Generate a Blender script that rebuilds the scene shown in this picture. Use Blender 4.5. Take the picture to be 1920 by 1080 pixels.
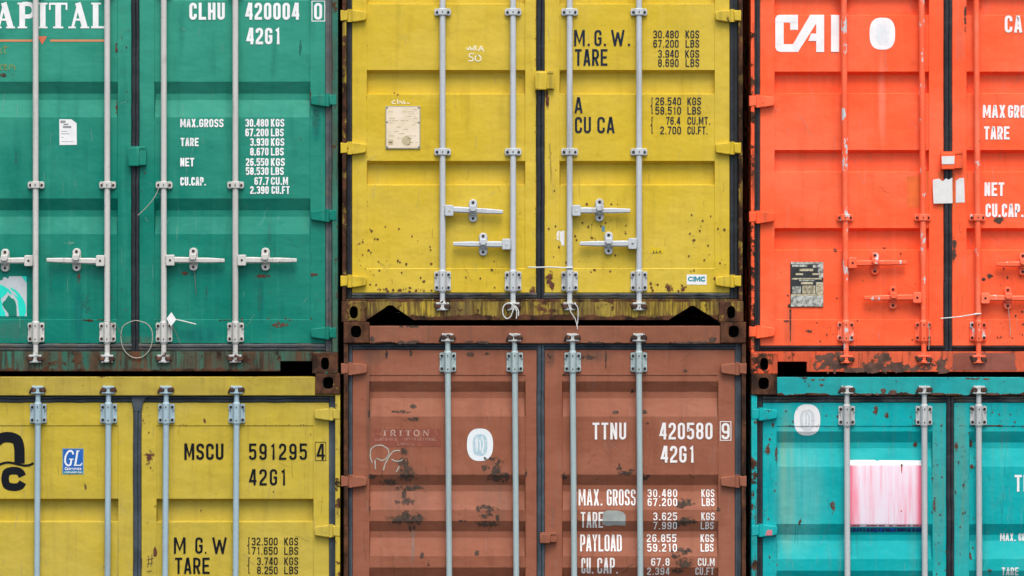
import bpy, bmesh, math, random
from mathutils import Vector, noise as mnoise

sc = bpy.context.scene
for o in list(bpy.data.objects):
    bpy.data.objects.remove(o)
COL = sc.collection

# ------------------------------------------------------------------ scale
S = 0.00324                 # metres per photograph pixel on the door plane (a container is 2.438 m wide)
DIST = 22.0
def X(px): return (px - 960.0) * S
def Z(py): return (1500.0 - py) * S

# ------------------------------------------------------------------ camera
cam_d = bpy.data.cameras.new('camera'); cam = bpy.data.objects.new('camera', cam_d); COL.objects.link(cam)
cam.location = (0.0, -DIST, Z(540)); cam.rotation_euler = (math.radians(90), 0, 0)
cam_d.sensor_width = 36.0
cam_d.lens = 36.0 * DIST / (1920 * S)
cam_d.clip_start = 0.1; cam_d.clip_end = 2000
sc.camera = cam

# ------------------------------------------------------------------ sky, sun, exposure (overcast day)
SUN_EL, SUN_AZ = 62.0, 8.0          # high, behind the camera and a little to its right
w = bpy.data.worlds.new('World'); sc.world = w; w.use_nodes = True
nt = w.node_tree
bg = nt.nodes['Background']
sky = nt.nodes.new('ShaderNodeTexSky'); sky.sky_type = 'NISHITA'; sky.sun_disc = False
sky.sun_elevation = math.radians(SUN_EL); sky.sun_rotation = math.radians(180 - SUN_AZ)
sky.air_density = 1.0; sky.dust_density = 4.0; sky.ozone_density = 1.0
nt.links.new(sky.outputs[0], bg.inputs[0]); bg.inputs[1].default_value = 0.145
sd = bpy.data.lights.new('sun', 'SUN'); sun = bpy.data.objects.new('sun', sd); COL.objects.link(sun)
sd.energy = 1.35; sd.angle = math.radians(32); sd.color = (1.0, 0.955, 0.88)
el, az = math.radians(SUN_EL), math.radians(SUN_AZ)
d = Vector((-math.sin(az) * math.cos(el), math.cos(az) * math.cos(el), -math.sin(el)))
sun.rotation_euler = d.to_track_quat('-Z', 'Y').to_euler()
sun.location = (4, -20, 20)
sc.view_settings.view_transform = 'Standard'; sc.view_settings.look = 'None'
sc.view_settings.gamma = 1.0; sc.view_settings.use_curve_mapping = False
sc.view_settings.exposure = 0.72

# ------------------------------------------------------------------ materials
def srgb(r, g, b, k=1.0):
    f = lambda c: (c / 255 / 12.92 if c / 255 <= 0.04045 else ((c / 255 + 0.055) / 1.055) ** 2.4) * k
    return (f(r), f(g), f(b), 1.0)

class NB:
    def __init__(s, name):
        s.m = bpy.data.materials.new(name); s.m.use_nodes = True
        s.t = s.m.node_tree; s.n = s.t.nodes
        s.b = s.n['Principled BSDF']
        s.pos = s.n.new('ShaderNodeNewGeometry').outputs['Position']
    def link(s, a, b): s.t.links.new(a, b)
    def vec(s, sx, sy, sz, off=(0, 0, 0)):
        n = s.n.new('ShaderNodeMapping'); n.inputs['Scale'].default_value = (sx, sy, sz); n.inputs['Location'].default_value = off
        s.link(s.pos, n.inputs['Vector']); return n.outputs[0]
    def noise(s, vec, scale=1.0, detail=5.0, rough=0.55, dist=0.0):
        n = s.n.new('ShaderNodeTexNoise'); n.inputs['Scale'].default_value = scale; n.inputs['Detail'].default_value = detail
        n.inputs['Roughness'].default_value = rough; n.inputs['Distortion'].default_value = dist
        s.link(vec, n.inputs['Vector']); return n.outputs['Fac']
    def rng(s, v, a, b, c=0.0, d=1.0, smooth=True):
        n = s.n.new('ShaderNodeMapRange'); n.interpolation_type = 'SMOOTHSTEP' if smooth else 'LINEAR'; n.clamp = True
        s.link(v, n.inputs[0])
        for i, q in enumerate((a, b, c, d)): n.inputs[1 + i].default_value = q
        return n.outputs[0]
    def mth(s, op, a, b=0.0):
        n = s.n.new('ShaderNodeMath'); n.operation = op
        for i, q in enumerate((a, b)):
            if isinstance(q, (int, float)): n.inputs[i].default_value = q
            else: s.link(q, n.inputs[i])
        return n.outputs[0]
    def mix(s, f, a, b, mode='MIX'):
        n = s.n.new('ShaderNodeMix'); n.data_type = 'RGBA'; n.blend_type = mode
        if isinstance(f, (int, float)): n.inputs[0].default_value = f
        else: s.link(f, n.inputs[0])
        for i, q in ((6, a), (7, b)):
            if isinstance(q, tuple): n.inputs[i].default_value = q
            else: s.link(q, n.inputs[i])
        return n.outputs[2]
    def z(s):
        n = s.n.new('ShaderNodeSeparateXYZ'); s.link(s.pos, n.inputs[0]); return n.outputs['Z']
    def bump(s, h, strength, dist):
        n = s.n.new('ShaderNodeBump'); n.inputs['Strength'].default_value = strength; n.inputs['Distance'].default_value = dist
        s.link(h, n.inputs['Height']); s.link(n.outputs[0], s.b.inputs['Normal'])

RUST_D, RUST_L = (0.022, 0.011, 0.007, 1), (0.115, 0.047, 0.022, 1)
SEED = [0]
def paint(name, col, faded=None, fade=0.5, streak=0.25, rust=0.80, speck=0.74, streak_rust=0.85, rough=0.5, bands=(), chalk=1.0,
          dent=0.75, dirt=(0.05, 0.045, 0.035, 1), wash=0.0, spec=0.16, smear=0.36, fade_z=None, stains=()):
    """weathered paint: faded clouds, rain streaks, rust specks and patches"""
    s = NB(name); SEED[0] += 1; o = (SEED[0] * 3.7, SEED[0] * 1.3, SEED[0] * 5.1)
    faded = faded or tuple(min(1, c * 1.25 + 0.01) for c in col[:3]) + (1,)
    n1 = s.noise(s.vec(1, 1, 1, o), 1.6, 6, 0.6)
    c = s.mix(s.mth('MULTIPLY', s.rng(n1, 0.38, 0.66), fade), col, faded)
    n2 = s.noise(s.vec(22, 4, 1.1, o), 1.0, 5, 0.6)                       # rain streaks
    c = s.mix(s.mth('MULTIPLY', s.rng(n2, 0.52, 0.78), streak), c, dirt)
    n2b = s.noise(s.vec(30, 4, 0.8, (o[1], o[0], o[2])), 1.0, 3, 0.5)
    c = s.mix(s.mth('MULTIPLY', s.rng(n2b, 0.54, 0.78), 0.32 * chalk), c, faded)
    n5 = s.noise(s.vec(1, 1, 1, o), 55, 3, 0.6)                           # fine grain
    c = s.mix(0.16, c, s.mix(n5, (0.25, 0.25, 0.25, 1), (0.75, 0.75, 0.75, 1)), 'OVERLAY')
    n6 = s.noise(s.vec(1, 1, 1, (o[2], o[0], o[1])), 6.5, 7, 0.65)        # soft grime
    c = s.mix(s.mth('MULTIPLY', s.rng(n6, 0.55, 0.75), streak * 0.6), c, dirt)
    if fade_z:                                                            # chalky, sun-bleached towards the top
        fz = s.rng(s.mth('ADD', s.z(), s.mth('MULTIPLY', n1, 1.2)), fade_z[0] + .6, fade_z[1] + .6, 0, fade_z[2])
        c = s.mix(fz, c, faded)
    for (px, py, rx, ry, sc_, k) in stains:                               # run-down stains at known places
        sx = s.n.new('ShaderNodeSeparateXYZ'); s.link(s.pos, sx.inputs[0])
        qx = s.mth('POWER', s.mth('ABSOLUTE', s.mth('DIVIDE', s.mth('SUBTRACT', sx.outputs['X'], X(px)), rx * S)), 2.0)
        qz = s.mth('POWER', s.mth('ABSOLUTE', s.mth('DIVIDE', s.mth('SUBTRACT', sx.outputs['Z'], Z(py)), ry * S)), 2.0)
        f_ = s.mth('MULTIPLY', s.rng(s.mth('ADD', qx, qz), 0.0, 1.0, k, 0.0), s.rng(s.noise(s.vec(26, 4, 1.2, o), 1, 5, .65), .3, .62, .25, 1.0))
        c = s.mix(f_, c, sc_)
    ns = s.noise(s.vec(10, 3, 1.5, (o[2], o[0], o[1])), 1.0, 6, 0.6)
    c = s.mix(s.rng(ns, .50, .72, 0, smear), c, tuple(q * .62 for q in col[:3]) + (1,))
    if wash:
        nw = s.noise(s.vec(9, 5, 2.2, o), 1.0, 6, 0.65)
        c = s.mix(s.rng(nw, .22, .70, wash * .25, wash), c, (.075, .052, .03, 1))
    # rust
    n3 = s.noise(s.vec(1, 1, 1, (o[1], o[2], o[0])), 34, 4, 0.55)
    r = s.rng(n3, speck, speck + 0.035)
    n4 = s.noise(s.vec(1, 1, 1, (o[2], o[1], o[0])), 7, 9, 0.68)
    n4s = s.noise(s.vec(40, 8, 2.4, o), 1.0, 6, 0.65)
    pat, st = n4, n4s
    for (z0, hw, k) in bands:                                             # rust gathers along these heights
        m = s.rng(s.mth('ABSOLUTE', s.mth('SUBTRACT', s.z(), z0)), 0.0, hw, k, 0.0)
        pat = s.mth('ADD', pat, m); st = s.mth('ADD', st, s.mth('MULTIPLY', m, 0.6))
    r = s.mth('MAXIMUM', r, s.rng(pat, rust, rust + 0.05))
    r = s.mth('MAXIMUM', r, s.mth('MULTIPLY', s.rng(st, streak_rust, streak_rust + 0.12), 0.75))
    rc = s.mix(s.rng(s.noise(s.vec(1, 1, .6, o), 13, 8, 0.68), .36, .66), RUST_D, RUST_L)
    c = s.mix(r, c, rc)
    s.link(c, s.b.inputs['Base Color'])
    rr = s.mth('ADD', s.rng(n6, 0.3, 0.7, rough - 0.08, rough + 0.12), s.mth('MULTIPLY', r, 0.3))
    s.link(rr, s.b.inputs['Roughness'])
    s.b.inputs['Specular IOR Level'].default_value = spec
    h = s.mth('ADD', s.mth('MULTIPLY', s.noise(s.vec(1, 1, 1.4, o), 3.5, 3, 0.5), 1.0), s.mth('MULTIPLY', r, 0.10))
    s.bump(h, dent, 0.02)
    return s.m

def plain(name, col, rough=0.6, var=0.15, scale=8, metallic=0.0, spec=0.4, dark=None, worn=None, worn_thr=0.6):
    s = NB(name); SEED[0] += 1; o = (SEED[0] * 2.1, SEED[0] * 4.3, SEED[0])
    n = s.noise(s.vec(1, 1, 1, o), scale, 6, 0.62)
    dk = dark or tuple(c * (1 - 2.2 * var) for c in col[:3]) + (1,)
    c = s.mix(s.rng(n, 0.35, 0.68), col, dk)
    if worn:
        n2 = s.noise(s.vec(1, 1, 1, (o[1], o[0], o[2])), 26, 7, 0.7)
        c = s.mix(s.rng(n2, worn_thr, worn_thr + 0.05), c, worn)
    s.link(c, s.b.inputs['Base Color'])
    s.b.inputs['Roughness'].default_value = rough; s.b.inputs['Metallic'].default_value = metallic
    s.b.inputs['Specular IOR Level'].default_value = spec
    return s.m

def rubber_mat():
    s = NB('black_rubber')
    n = s.noise(s.vec(9, 9, 9), 1, 6, 0.65)
    n2 = s.noise(s.vec(2, 4, 30), 1, 4, 0.6)
    c = s.mix(s.rng(n, 0.4, 0.7), (0.008, 0.011, 0.014, 1), (0.022, 0.028, 0.034, 1))
    c = s.mix(s.mth('MULTIPLY', s.rng(n2, 0.55, 0.72), 0.28), c, (0.07, 0.075, 0.07, 1))
    s.link(c, s.b.inputs['Base Color']); s.b.inputs['Roughness'].default_value = 0.55
    s.b.inputs['Specular IOR Level'].default_value = 0.4
    s.bump(n, 0.3, 0.006)
    return s.m
def rubber2(name, a, b, mud):
    s = NB(name)
    n = s.noise(s.vec(6, 6, 6, (3, 1, 7)), 1, 6, 0.65)
    n2 = s.noise(s.vec(5, 5, 5, (1, 9, 2)), 1, 7, 0.7)
    c = s.mix(s.rng(n, 0.4, 0.65), a, b)
    c = s.mix(s.mth('MULTIPLY', s.rng(n2, 0.5, 0.66), 0.7), c, mud)
    s.link(c, s.b.inputs['Base Color']); s.b.inputs['Roughness'].default_value = 0.6
    s.bump(n2, 0.3, 0.006)
    return s.m
RUBBER = rubber_mat()
RUB_GREY = rubber2('greyed_rubber', (0.05, 0.06, 0.065, 1), (0.11, 0.12, 0.115, 1), (0.13, 0.10, 0.07, 1))
RUB_DIRT = rubber2('muddy_rubber', (0.02, 0.026, 0.032, 1), (0.10, 0.11, 0.105, 1), (0.12, 0.085, 0.04, 1))
RUB_BLUE = rubber2('blue_grey_rubber', (0.022, 0.034, 0.045, 1), (0.05, 0.07, 0.085, 1), (0.06, 0.065, 0.065, 1))
RUST_BROWN = plain('brown_rust', (0.13, 0.062, 0.042, 1), 0.85, 0.2, 18, dark=(0.06, 0.032, 0.022, 1))
BOLT = plain('rusty_bolt', (0.03, 0.012, 0.008, 1), 0.8, 0.25, 60)
RUSTM = plain('rust_stain', (0.15, 0.05, 0.028, 1), 0.85, 0.3, 50)
GRIME = plain('dark_scrape', (0.078, 0.05, 0.035, 1), 0.85, 0.25, 40)
RUST_PAINT = plain('rusted_steel', (0.075, 0.033, 0.018, 1), 0.8, 0.3, 14, dark=(0.025, 0.013, 0.009, 1), worn=(0.17, 0.07, 0.03, 1), worn_thr=0.57)
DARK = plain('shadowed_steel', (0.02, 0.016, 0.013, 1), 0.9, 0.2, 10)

# ------------------------------------------------------------------ mesh building
class MB:
    def __init__(s): s.bm = bmesh.new()
    def _add(s, t, mi=0, bev=0.0, seg=2):
        if bev > 0:
            es = [e for e in t.edges if len(e.link_faces) == 2 and e.calc_face_angle(0) > 0.5]
            bmesh.ops.bevel(t, geom=es, offset=bev, segments=seg, profile=0.5, affect='EDGES', clamp_overlap=True)
        vm = {}
        for v in t.verts: vm[v] = s.bm.verts.new(v.co)
        for f in t.faces:
            try:
                nf = s.bm.faces.new([vm[v] for v in f.verts]); nf.material_index = mi
            except ValueError: pass
        t.free()
    def box(s, x0, x1, y0, y1, z0, z1, bev=0.0, mi=0):
        t = bmesh.new()
        x0, x1 = min(x0, x1), max(x0, x1); z0, z1 = min(z0, z1), max(z0, z1)
        bmesh.ops.create_cube(t, size=1)
        for v in t.verts:
            v.co = Vector((x0 if v.co.x < 0 else x1, y0 if v.co.y < 0 else y1, z0 if v.co.z < 0 else z1))
        s._add(t, mi, bev); return s
    def prism(s, poly, y0, y1, bev=0.0, mi=0, front_only=False):
        """polygon in the xz plane, y0 is the side to the viewer"""
        a = sum(poly[i][0] * poly[(i + 1) % len(poly)][1] - poly[(i + 1) % len(poly)][0] * poly[i][1] for i in range(len(poly)))
        if a < 0: poly = poly[::-1]
        t = bmesh.new()
        f = t.faces.new([t.verts.new((x, y0, z)) for x, z in poly])
        if not front_only:
            r = bmesh.ops.extrude_face_region(t, geom=[f])
            for v in r['geom']:
                if isinstance(v, bmesh.types.BMVert): v.co.y = y1
            bmesh.ops.recalc_face_normals(t, faces=t.faces)
        s._add(t, mi, bev); return s
    def rod(s, a, b, r0, r1=None, seg=16, mi=0, cap=True):
        r1 = r0 if r1 is None else r1
        a, b = Vector(a), Vector(b); q = (b - a).to_track_quat('Z', 'Y')
        t = bmesh.new(); lo, hi = [], []
        for i in range(seg):
            an = 2 * math.pi * i / seg; u = Vector((math.cos(an), math.sin(an), 0))
            lo.append(t.verts.new(a + q @ (u * r0))); hi.append(t.verts.new(b + q @ (u * r1)))
        for i in range(seg): t.faces.new([lo[i], lo[(i + 1) % seg], hi[(i + 1) % seg], hi[i]])
        if cap: t.faces.new(lo[::-1]); t.faces.new(hi)
        s._add(t, mi); return s
    def tube(s, pts, r, seg=6, mi=0):
        t = bmesh.new(); rings = []; pts = [Vector(p) for p in pts]
        for i, p in enumerate(pts):
            tg = (pts[min(i + 1, len(pts) - 1)] - pts[max(i - 1, 0)]).normalized()
            u = tg.cross(Vector((0.03, 1, 0.07))).normalized(); v = tg.cross(u)
            rings.append([t.verts.new(p + r * (math.cos(2 * math.pi * k / seg) * u + math.sin(2 * math.pi * k / seg) * v)) for k in range(seg)])
        for A, B in zip(rings, rings[1:]):
            for k in range(seg): t.faces.new([A[k], A[(k + 1) % seg], B[(k + 1) % seg], B[k]])
        t.faces.new(rings[0][::-1]); t.faces.new(rings[-1])
        bmesh.ops.recalc_face_normals(t, faces=t.faces)
        s._add(t, mi); return s
    def quad(s, pts, mi=0):
        f = s.bm.faces.new([s.bm.verts.new(p) for p in pts]); f.material_index = mi; return s
    def holed(s, outer, inner, y0, depth, back, mi=0, bev=0.0):
        """block whose front face has a hole; loops have equal counts; depth is the hole's depth, back is the block's back"""
        n = len(outer); bm = s.bm
        O = [bm.verts.new((x, y0, z)) for x, z in outer]; I = [bm.verts.new((x, y0, z)) for x, z in inner]
        I2 = [bm.verts.new((x, y0 + depth, z)) for x, z in inner]; O2 = [bm.verts.new((x, back, z)) for x, z in outer]
        fs = []
        for i in range(n):
            j = (i + 1) % n
            fs += [bm.faces.new([O[i], O[j], I[j], I[i]]), bm.faces.new([I[i], I[j], I2[j], I2[i]]), bm.faces.new([O[j], O[i], O2[i], O2[j]])]
        ib = bm.faces.new(I2); fs += [ib, bm.faces.new(O2[::-1])]
        for f in fs: f.material_index = mi
        for f in [q for k, q in enumerate(fs[:-2]) if k % 3 == 1] + [ib]: f.material_index = 1
        return s

def origin_of(o):
    p = Vector((0, 0, 0))
    while o: p += o.location; o = o.parent
    return p
def obj(name, mb, mats, parent=None, org=None, angle=20):
    """links a bmesh built in world coordinates as ONE mesh object"""
    bm = mb.bm if isinstance(mb, MB) else mb
    mats = mats if isinstance(mats, (list, tuple)) else [mats]
    if org is None:
        cs = [v.co for v in bm.verts]
        lo = Vector((min(c.x for c in cs), min(c.y for c in cs), min(c.z for c in cs))); hi = Vector((max(c.x for c in cs), max(c.y for c in cs), max(c.z for c in cs)))
        org = Vector(((lo.x + hi.x) / 2, (lo.y + hi.y) / 2, lo.z))
    org = Vector(org)
    bmesh.ops.translate(bm, verts=bm.verts, vec=-org)
    me = bpy.data.meshes.new(name); bm.to_mesh(me); bm.free()
    for m in mats: me.materials.append(m)
    me.polygons.foreach_set('use_smooth', [True] * len(me.polygons)); me.set_sharp_from_angle(angle=math.radians(angle))
    o = bpy.data.objects.new(name, me); COL.objects.link(o)
    o.location = org - (origin_of(parent) if parent else Vector((0, 0, 0))); o.parent = parent
    return o
def inst(name, me, at, parent):
    o = bpy.data.objects.new(name, me); COL.objects.link(o); o.location = Vector(at) - origin_of(parent); o.parent = parent; return o
CACHE = {}
def cached(name, key, build, mats, at, parent):
    k = (name, key)
    if k in CACHE: return inst(name, CACHE[k], at, parent)
    o = obj(name, build(), mats, parent, org=(0, 0, 0)); CACHE[k] = o.data
    o.location = Vector(at) - origin_of(parent); return o
def tag(o, label, cat, group=None, kind=None):
    o['label'] = label; o['category'] = cat
    if group: o['group'] = group
    if kind: o['kind'] = kind
    return o

def oval(cx, cz, hw, hh, n=32, p=2.0):
    pts = []
    for i in range(n):
        a = 2 * math.pi * i / n; c, s_ = math.cos(a), math.sin(a)
        pts.append((cx + hw * math.copysign(abs(c) ** (2 / p), c), cz + hh * math.copysign(abs(s_) ** (2 / p), s_)))
    return pts
def rrect(x0, x1, z0, z1, r, n=4):
    r = min(r, (x1 - x0) / 2 * 0.999, (z1 - z0) / 2 * 0.999); out = []
    for cx, cz, a0 in ((x1 - r, z1 - r, 0), (x0 + r, z1 - r, 90), (x0 + r, z0 + r, 180), (x1 - r, z0 + r, 270)):
        for k in range(n + 1):
            a = math.radians(a0 + 90 * k / n); out.append((cx + r * math.cos(a), cz + r * math.sin(a)))
    return out

# ------------------------------------------------------------------ stencil lettering from strokes
def rpath(pts, closed):
    out = []; n = len(pts)
    for i, p in enumerate(pts):
        x, z = p[0], p[1]; r = p[2] if len(p) > 2 else 0
        if r <= 0 or (not closed and i in (0, n - 1)): out.append((x, z)); continue
        a, b, c = Vector(pts[i - 1][:2]), Vector((x, z)), Vector(pts[(i + 1) % n][:2])
        u, v = a - b, c - b
        d1, d2 = min(r, u.length * 0.5), min(r, v.length * 0.5)
        if d1 < 1e-6 or d2 < 1e-6: out.append((x, z)); continue
        p1, p2 = b + u.normalized() * d1, b + v.normalized() * d2
        for k in range(5):
            t = k / 4; wgt = 0.75
            q0 = (1 - t) ** 2; q1 = 2 * t * (1 - t) * wgt; q2 = t * t; sm = q0 + q1 + q2
            q = (p1 * q0 + b * q1 + p2 * q2) / sm
            out.append((q.x, q.y))
    res = [out[0]]
    for q in out[1:]:
        if (q[0] - res[-1][0]) ** 2 + (q[1] - res[-1][1]) ** 2 > 1e-9: res.append(q)
    if closed and (res[0][0] - res[-1][0]) ** 2 + (res[0][1] - res[-1][1]) ** 2 < 1e-9: res.pop()
    return res
def ribbon(pts, t, closed=False):
    """list of quads (four xz points) along a polyline"""
    n = len(pts); L, R = [], []
    for i in range(n):
        p = Vector(pts[i])
        a = Vector(pts[i - 1]) if (i > 0 or closed) else None
        b = Vector(pts[(i + 1) % n]) if (i < n - 1 or closed) else None
        d1 = (p - a).normalized() if a is not None else None
        d2 = (b - p).normalized() if b is not None else None
        d1 = d1 or d2; d2 = d2 or d1
        n1, n2 = Vector((-d1.y, d1.x)), Vector((-d2.y, d2.x))
        m = n1 + n2
        if m.length < 1e-4: m = n1.copy()
        m.normalize(); k = min(1.7, 1 / max(0.25, m.dot(n1)))
        L.append(p + m * k * t / 2); R.append(p - m * k * t / 2)
    q = []
    for i in range(n if closed else n - 1):
        j = (i + 1) % n
        q.append([tuple(R[i]), tuple(R[j]), tuple(L[j]), tuple(L[i])])
    return q

def glyph(ch, w, h, t):
    L, R, B, T = t / 2, w - t / 2, t / 2, h - t / 2
    c, r, m = w / 2, (w - t) * 0.5, h / 2
    q = r * 0.9
    G = {
     '0': [([(L, B, r), (R, B, r), (R, T, r), (L, T, r)], True)],
     'C': [([(R, .66*h), (R, T, r), (L, T, r), (L, B, r), (R, B, r), (R, .34*h)], False)],
     'G': [([(R, .68*h), (R, T, r), (L, T, r), (L, B, r), (R, B, r), (R, .48*h), (c, .48*h)], False)],
     'S': [([(R, .72*h), (R, T, r), (L, T, r), (L, .55*h, q), (R, .46*h, q), (R, B, r), (L, B, r), (L, .28*h)], False)],
     '1': [([(c + .12*w, 0), (c + .12*w, T), (c - .2*w, .8*h)], False)],
     '2': [([(L, .70*h), (L, T, r), (R, T, r), (R, .56*h, q), (L, .22*h, q), (L, B), (w, B)], False)],
     '3': [([(L, .74*h), (L, T, r), (R, T, r), (R, .52*h, q), (.38*w, .52*h)], False), ([(.38*w, .521*h), (R, .52*h, q), (R, B, r), (L, B, r), (L, .26*h)], False)],
     '4': [([(.74*w, 0), (.74*w, h)], False), ([(.6*w, h), (L, .27*h), (w, .27*h)], False)],
     '5': [([(w, T), (L, T), (L, .54*h), (L+.02*w, .54*h), (c, .61*h, q), (R, .57*h, q), (R, B, r), (L, B, r), (L, .24*h)], False)],
     '6': [([(L, B, r), (R, B, r), (R, .58*h, r), (L, .58*h, r)], True), ([(L, .32*h), (L, T, r), (R, T, r), (R, .75*h)], False)],
     '7': [([(0, T), (R, T), (.34*w, 0)], False)],
     '8': [([(L, .5*h, r), (R, .5*h, r), (R, T, r), (L, T, r)], True), ([(L, B, r), (R, B, r), (R, .52*h, r), (L, .52*h, r)], True)],
     '9': [([(L, .42*h, r), (R, .42*h, r), (R, T, r), (L, T, r)], True), ([(R, .68*h), (R, B, r), (L, B, r), (L, .25*h)], False)],
     'A': [([(L*.8, 0), (c - .2*t, T), (c + .2*t, T), (w - L*.8, 0)], False), ([(.22*w, .27*h), (.78*w, .27*h)], False)],
     'B': [([(L, B), (R, B, r), (R, .52*h, q), (L, .52*h)], False), ([(L, .521*h), (R, .52*h, q), (R, T, r), (L, T)], False), ([(L, 0), (L, h)], False)],
     'D': [([(L, B), (R, B, r), (R, T, r), (L, T)], True)],
     'E': [([(w, B), (L, B), (L, T), (w, T)], False), ([(L, m), (.88*w, m)], False)],
     'F': [([(L, 0), (L, T), (w, T)], False), ([(L, m), (.85*w, m)], False)],
     'H': [([(L, 0), (L, h)], False), ([(R, 0), (R, h)], False), ([(L, m), (R, m)], False)],
     'I': [([(c, 0), (c, h)], False)],
     'K': [([(L, 0), (L, h)], False), ([(R, h), (L, .40*h)], False), ([(.38*w, .52*h), (R, 0)], False)],
     'L': [([(L, h), (L, B), (w, B)], False)],
     'M': [([(L, 0), (L, h)], False), ([(R, 0), (R, h)], False), ([(L + .1*t, h), (c, .24*h), (R - .1*t, h)], False)],
     'N': [([(L, 0), (L, h)], False), ([(R, 0), (R, h)], False), ([(L, h - .1*t), (R, .1*t)], False)],
     'P': [([(L, 0), (L, T), (R, T, r), (R, .44*h, r), (L, .44*h)], False)],
     'R': [([(L, 0), (L, T), (R, T, r), (R, .46*h, r), (L, .46*h)], False), ([(.5*w, .46*h), (R, 0)], False)],
     'T': [([(0, T), (w, T)], False), ([(c, T), (c, 0)], False)],
     'U': [([(L, h), (L, B, r), (R, B, r), (R, h)], False)],
     'V': [([(L*.8, h), (c + .1*t, 0)], False), ([(c - .1*t, 0), (w - L*.8, h)], False)],
     'W': [([(L*.8, h), (.29*w, 0)], False), ([(.27*w, 0), (c, .85*h)], False), ([(c, .85*h), (.73*w, 0)], False), ([(.71*w, 0), (w - L*.8, h)], False)],
     'X': [([(L, 0), (R, h)], False), ([(L, h), (R, 0)], False)],
     'Y': [([(L, h), (c, m), (R, h)], False), ([(c, m), (c, 0)], False)],
     '.': [([(c, 0), (c, t * 1.05)], False)],
     '|': [([(c, 0), (c, h)], False)],
     '{': [([(w, T), (c, T), (c, .55*h), (0, m), (c, .45*h), (c, B), (w, B)], False)],
     '#': [([(.3*w, 0), (.42*w, h)], False), ([(.65*w, 0), (.77*w, h)], False), ([(0, .35*h), (w, .38*h)], False), ([(0, .66*h), (w, .69*h)], False)],
    }
    G['O'] = G['0']; G['Q'] = G['0']
    return G.get(ch, [])
REL = {'I': .45, '1': .85, 'M': 1.3, 'W': 1.4, '.': .42, ' ': .6, '|': .4, '{': .5}
GAP = 0.26
def text_quads(s, x0, x1, zt, zb, tk=0.16, gap=GAP):
    """text fitted into a box, as lists of quads in the xz plane (world), one list per layer"""
    h = zt - zb; t = tk * h
    tot = sum(REL.get(c, 1) for c in s) + gap * (len(s) - 1); u = (x1 - x0) / tot
    layers = {}; x = x0
    for ch in s:
        wd = REL.get(ch, 1) * u
        for k, (pts, cl) in enumerate(glyph(ch, wd, h, min(t, wd * 0.42) if ch not in '.|I' else t)):
            tt = min(t, wd * 0.42) if ch not in '.|I' else t
            for qd in ribbon(rpath(pts, cl), tt, cl):
                layers.setdefault(k, []).append([(x + a, zb + b) for a, b in qd])
        x += wd + gap * u
    return [layers[k] for k in sorted(layers)]
def poly_layer(px_pts): return [[(X(a), Z(b)) for a, b in px_pts]]

# ------------------------------------------------------------------ container
def lerp(a, b, t): return a + (b - a) * t
class Door:
    """surface of one door: frame in the plane y = 0, panel pressed behind it"""
    def __init__(s, xl, xr, zt, zb, pl, pr, pt, pb, corr, depth):
        s.xl, s.xr, s.zt, s.zb = X(xl), X(xr), Z(zt), Z(zb)
        s.pl, s.pr, s.pt, s.pb = X(pl), X(pr), Z(pt), Z(pb)
        s.e = 1.6 * S
        pts = [(s.pt, 0.0), (s.pt - 1.2 * S, 0.004)]
        for (a, b, c, d_) in corr:
            if a is not None: pts += [(Z(a), 0.004), (Z(b), depth)]
            pts += [(Z(c), depth), (Z(d_), 0.004)]
        pts += [(s.pb + 1.2 * S, 0.004), (s.pb, 0.0)]
        s.prof = pts
    def g(s, z):
        p = s.prof
        if z >= p[0][0] or z <= p[-1][0]: return 0.0
        for (za, ya), (zb, yb) in zip(p, p[1:]):
            if za >= z >= zb: return lerp(ya, yb, (za - z) / max(1e-9, za - zb))
        return 0.0
    def y(s, x, z):
        if x <= s.pl or x >= s.pr: return 0.0
        f = min(1, (x - s.pl) / s.e, (s.pr - x) / s.e)
        return f * s.g(z)
    def mesh(s):
        mb = MB(); bm = mb.bm; r = 0.9 * S
        xs = [(s.xl, 1), (s.xl + r, 0), (s.pl, 0), (s.pl + s.e, 0)] + [(lerp(s.pl + s.e, s.pr - s.e, k / 6), 0) for k in range(1, 6)] + [(s.pr - s.e, 0), (s.pr, 0), (s.xr - r, 0), (s.xr, 1)]
        zs = [(s.zt, 1), (s.zt - r, 0)] + [(a, 0) for a, _ in s.prof] + [(s.zb + r, 0), (s.zb, 1)]
        V = [[bm.verts.new((x, 0.003 if (ex or ez) else s.y(x, z), z)) for x, ex in xs] for z, ez in zs]
        for i in range(len(zs) - 1):
            for j in range(len(xs) - 1):
                bm.faces.new([V[i + 1][j], V[i + 1][j + 1], V[i][j + 1], V[i][j]])
        es = [e for e in bm.edges if e.is_boundary]
        r_ = bmesh.ops.extrude_edge_only(bm, edges=es)
        for v in r_['geom']:
            if isinstance(v, bmesh.types.BMVert): v.co.y = 0.07
        bmesh.ops.recalc_face_normals(bm, faces=bm.faces)
        bm.faces.ensure_lookup_table()
        if bm.faces[0].normal.y > 0: bmesh.ops.reverse_faces(bm, faces=bm.faces)
        return mb
    def cuts(s): return [z for z, _ in s.prof]

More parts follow.
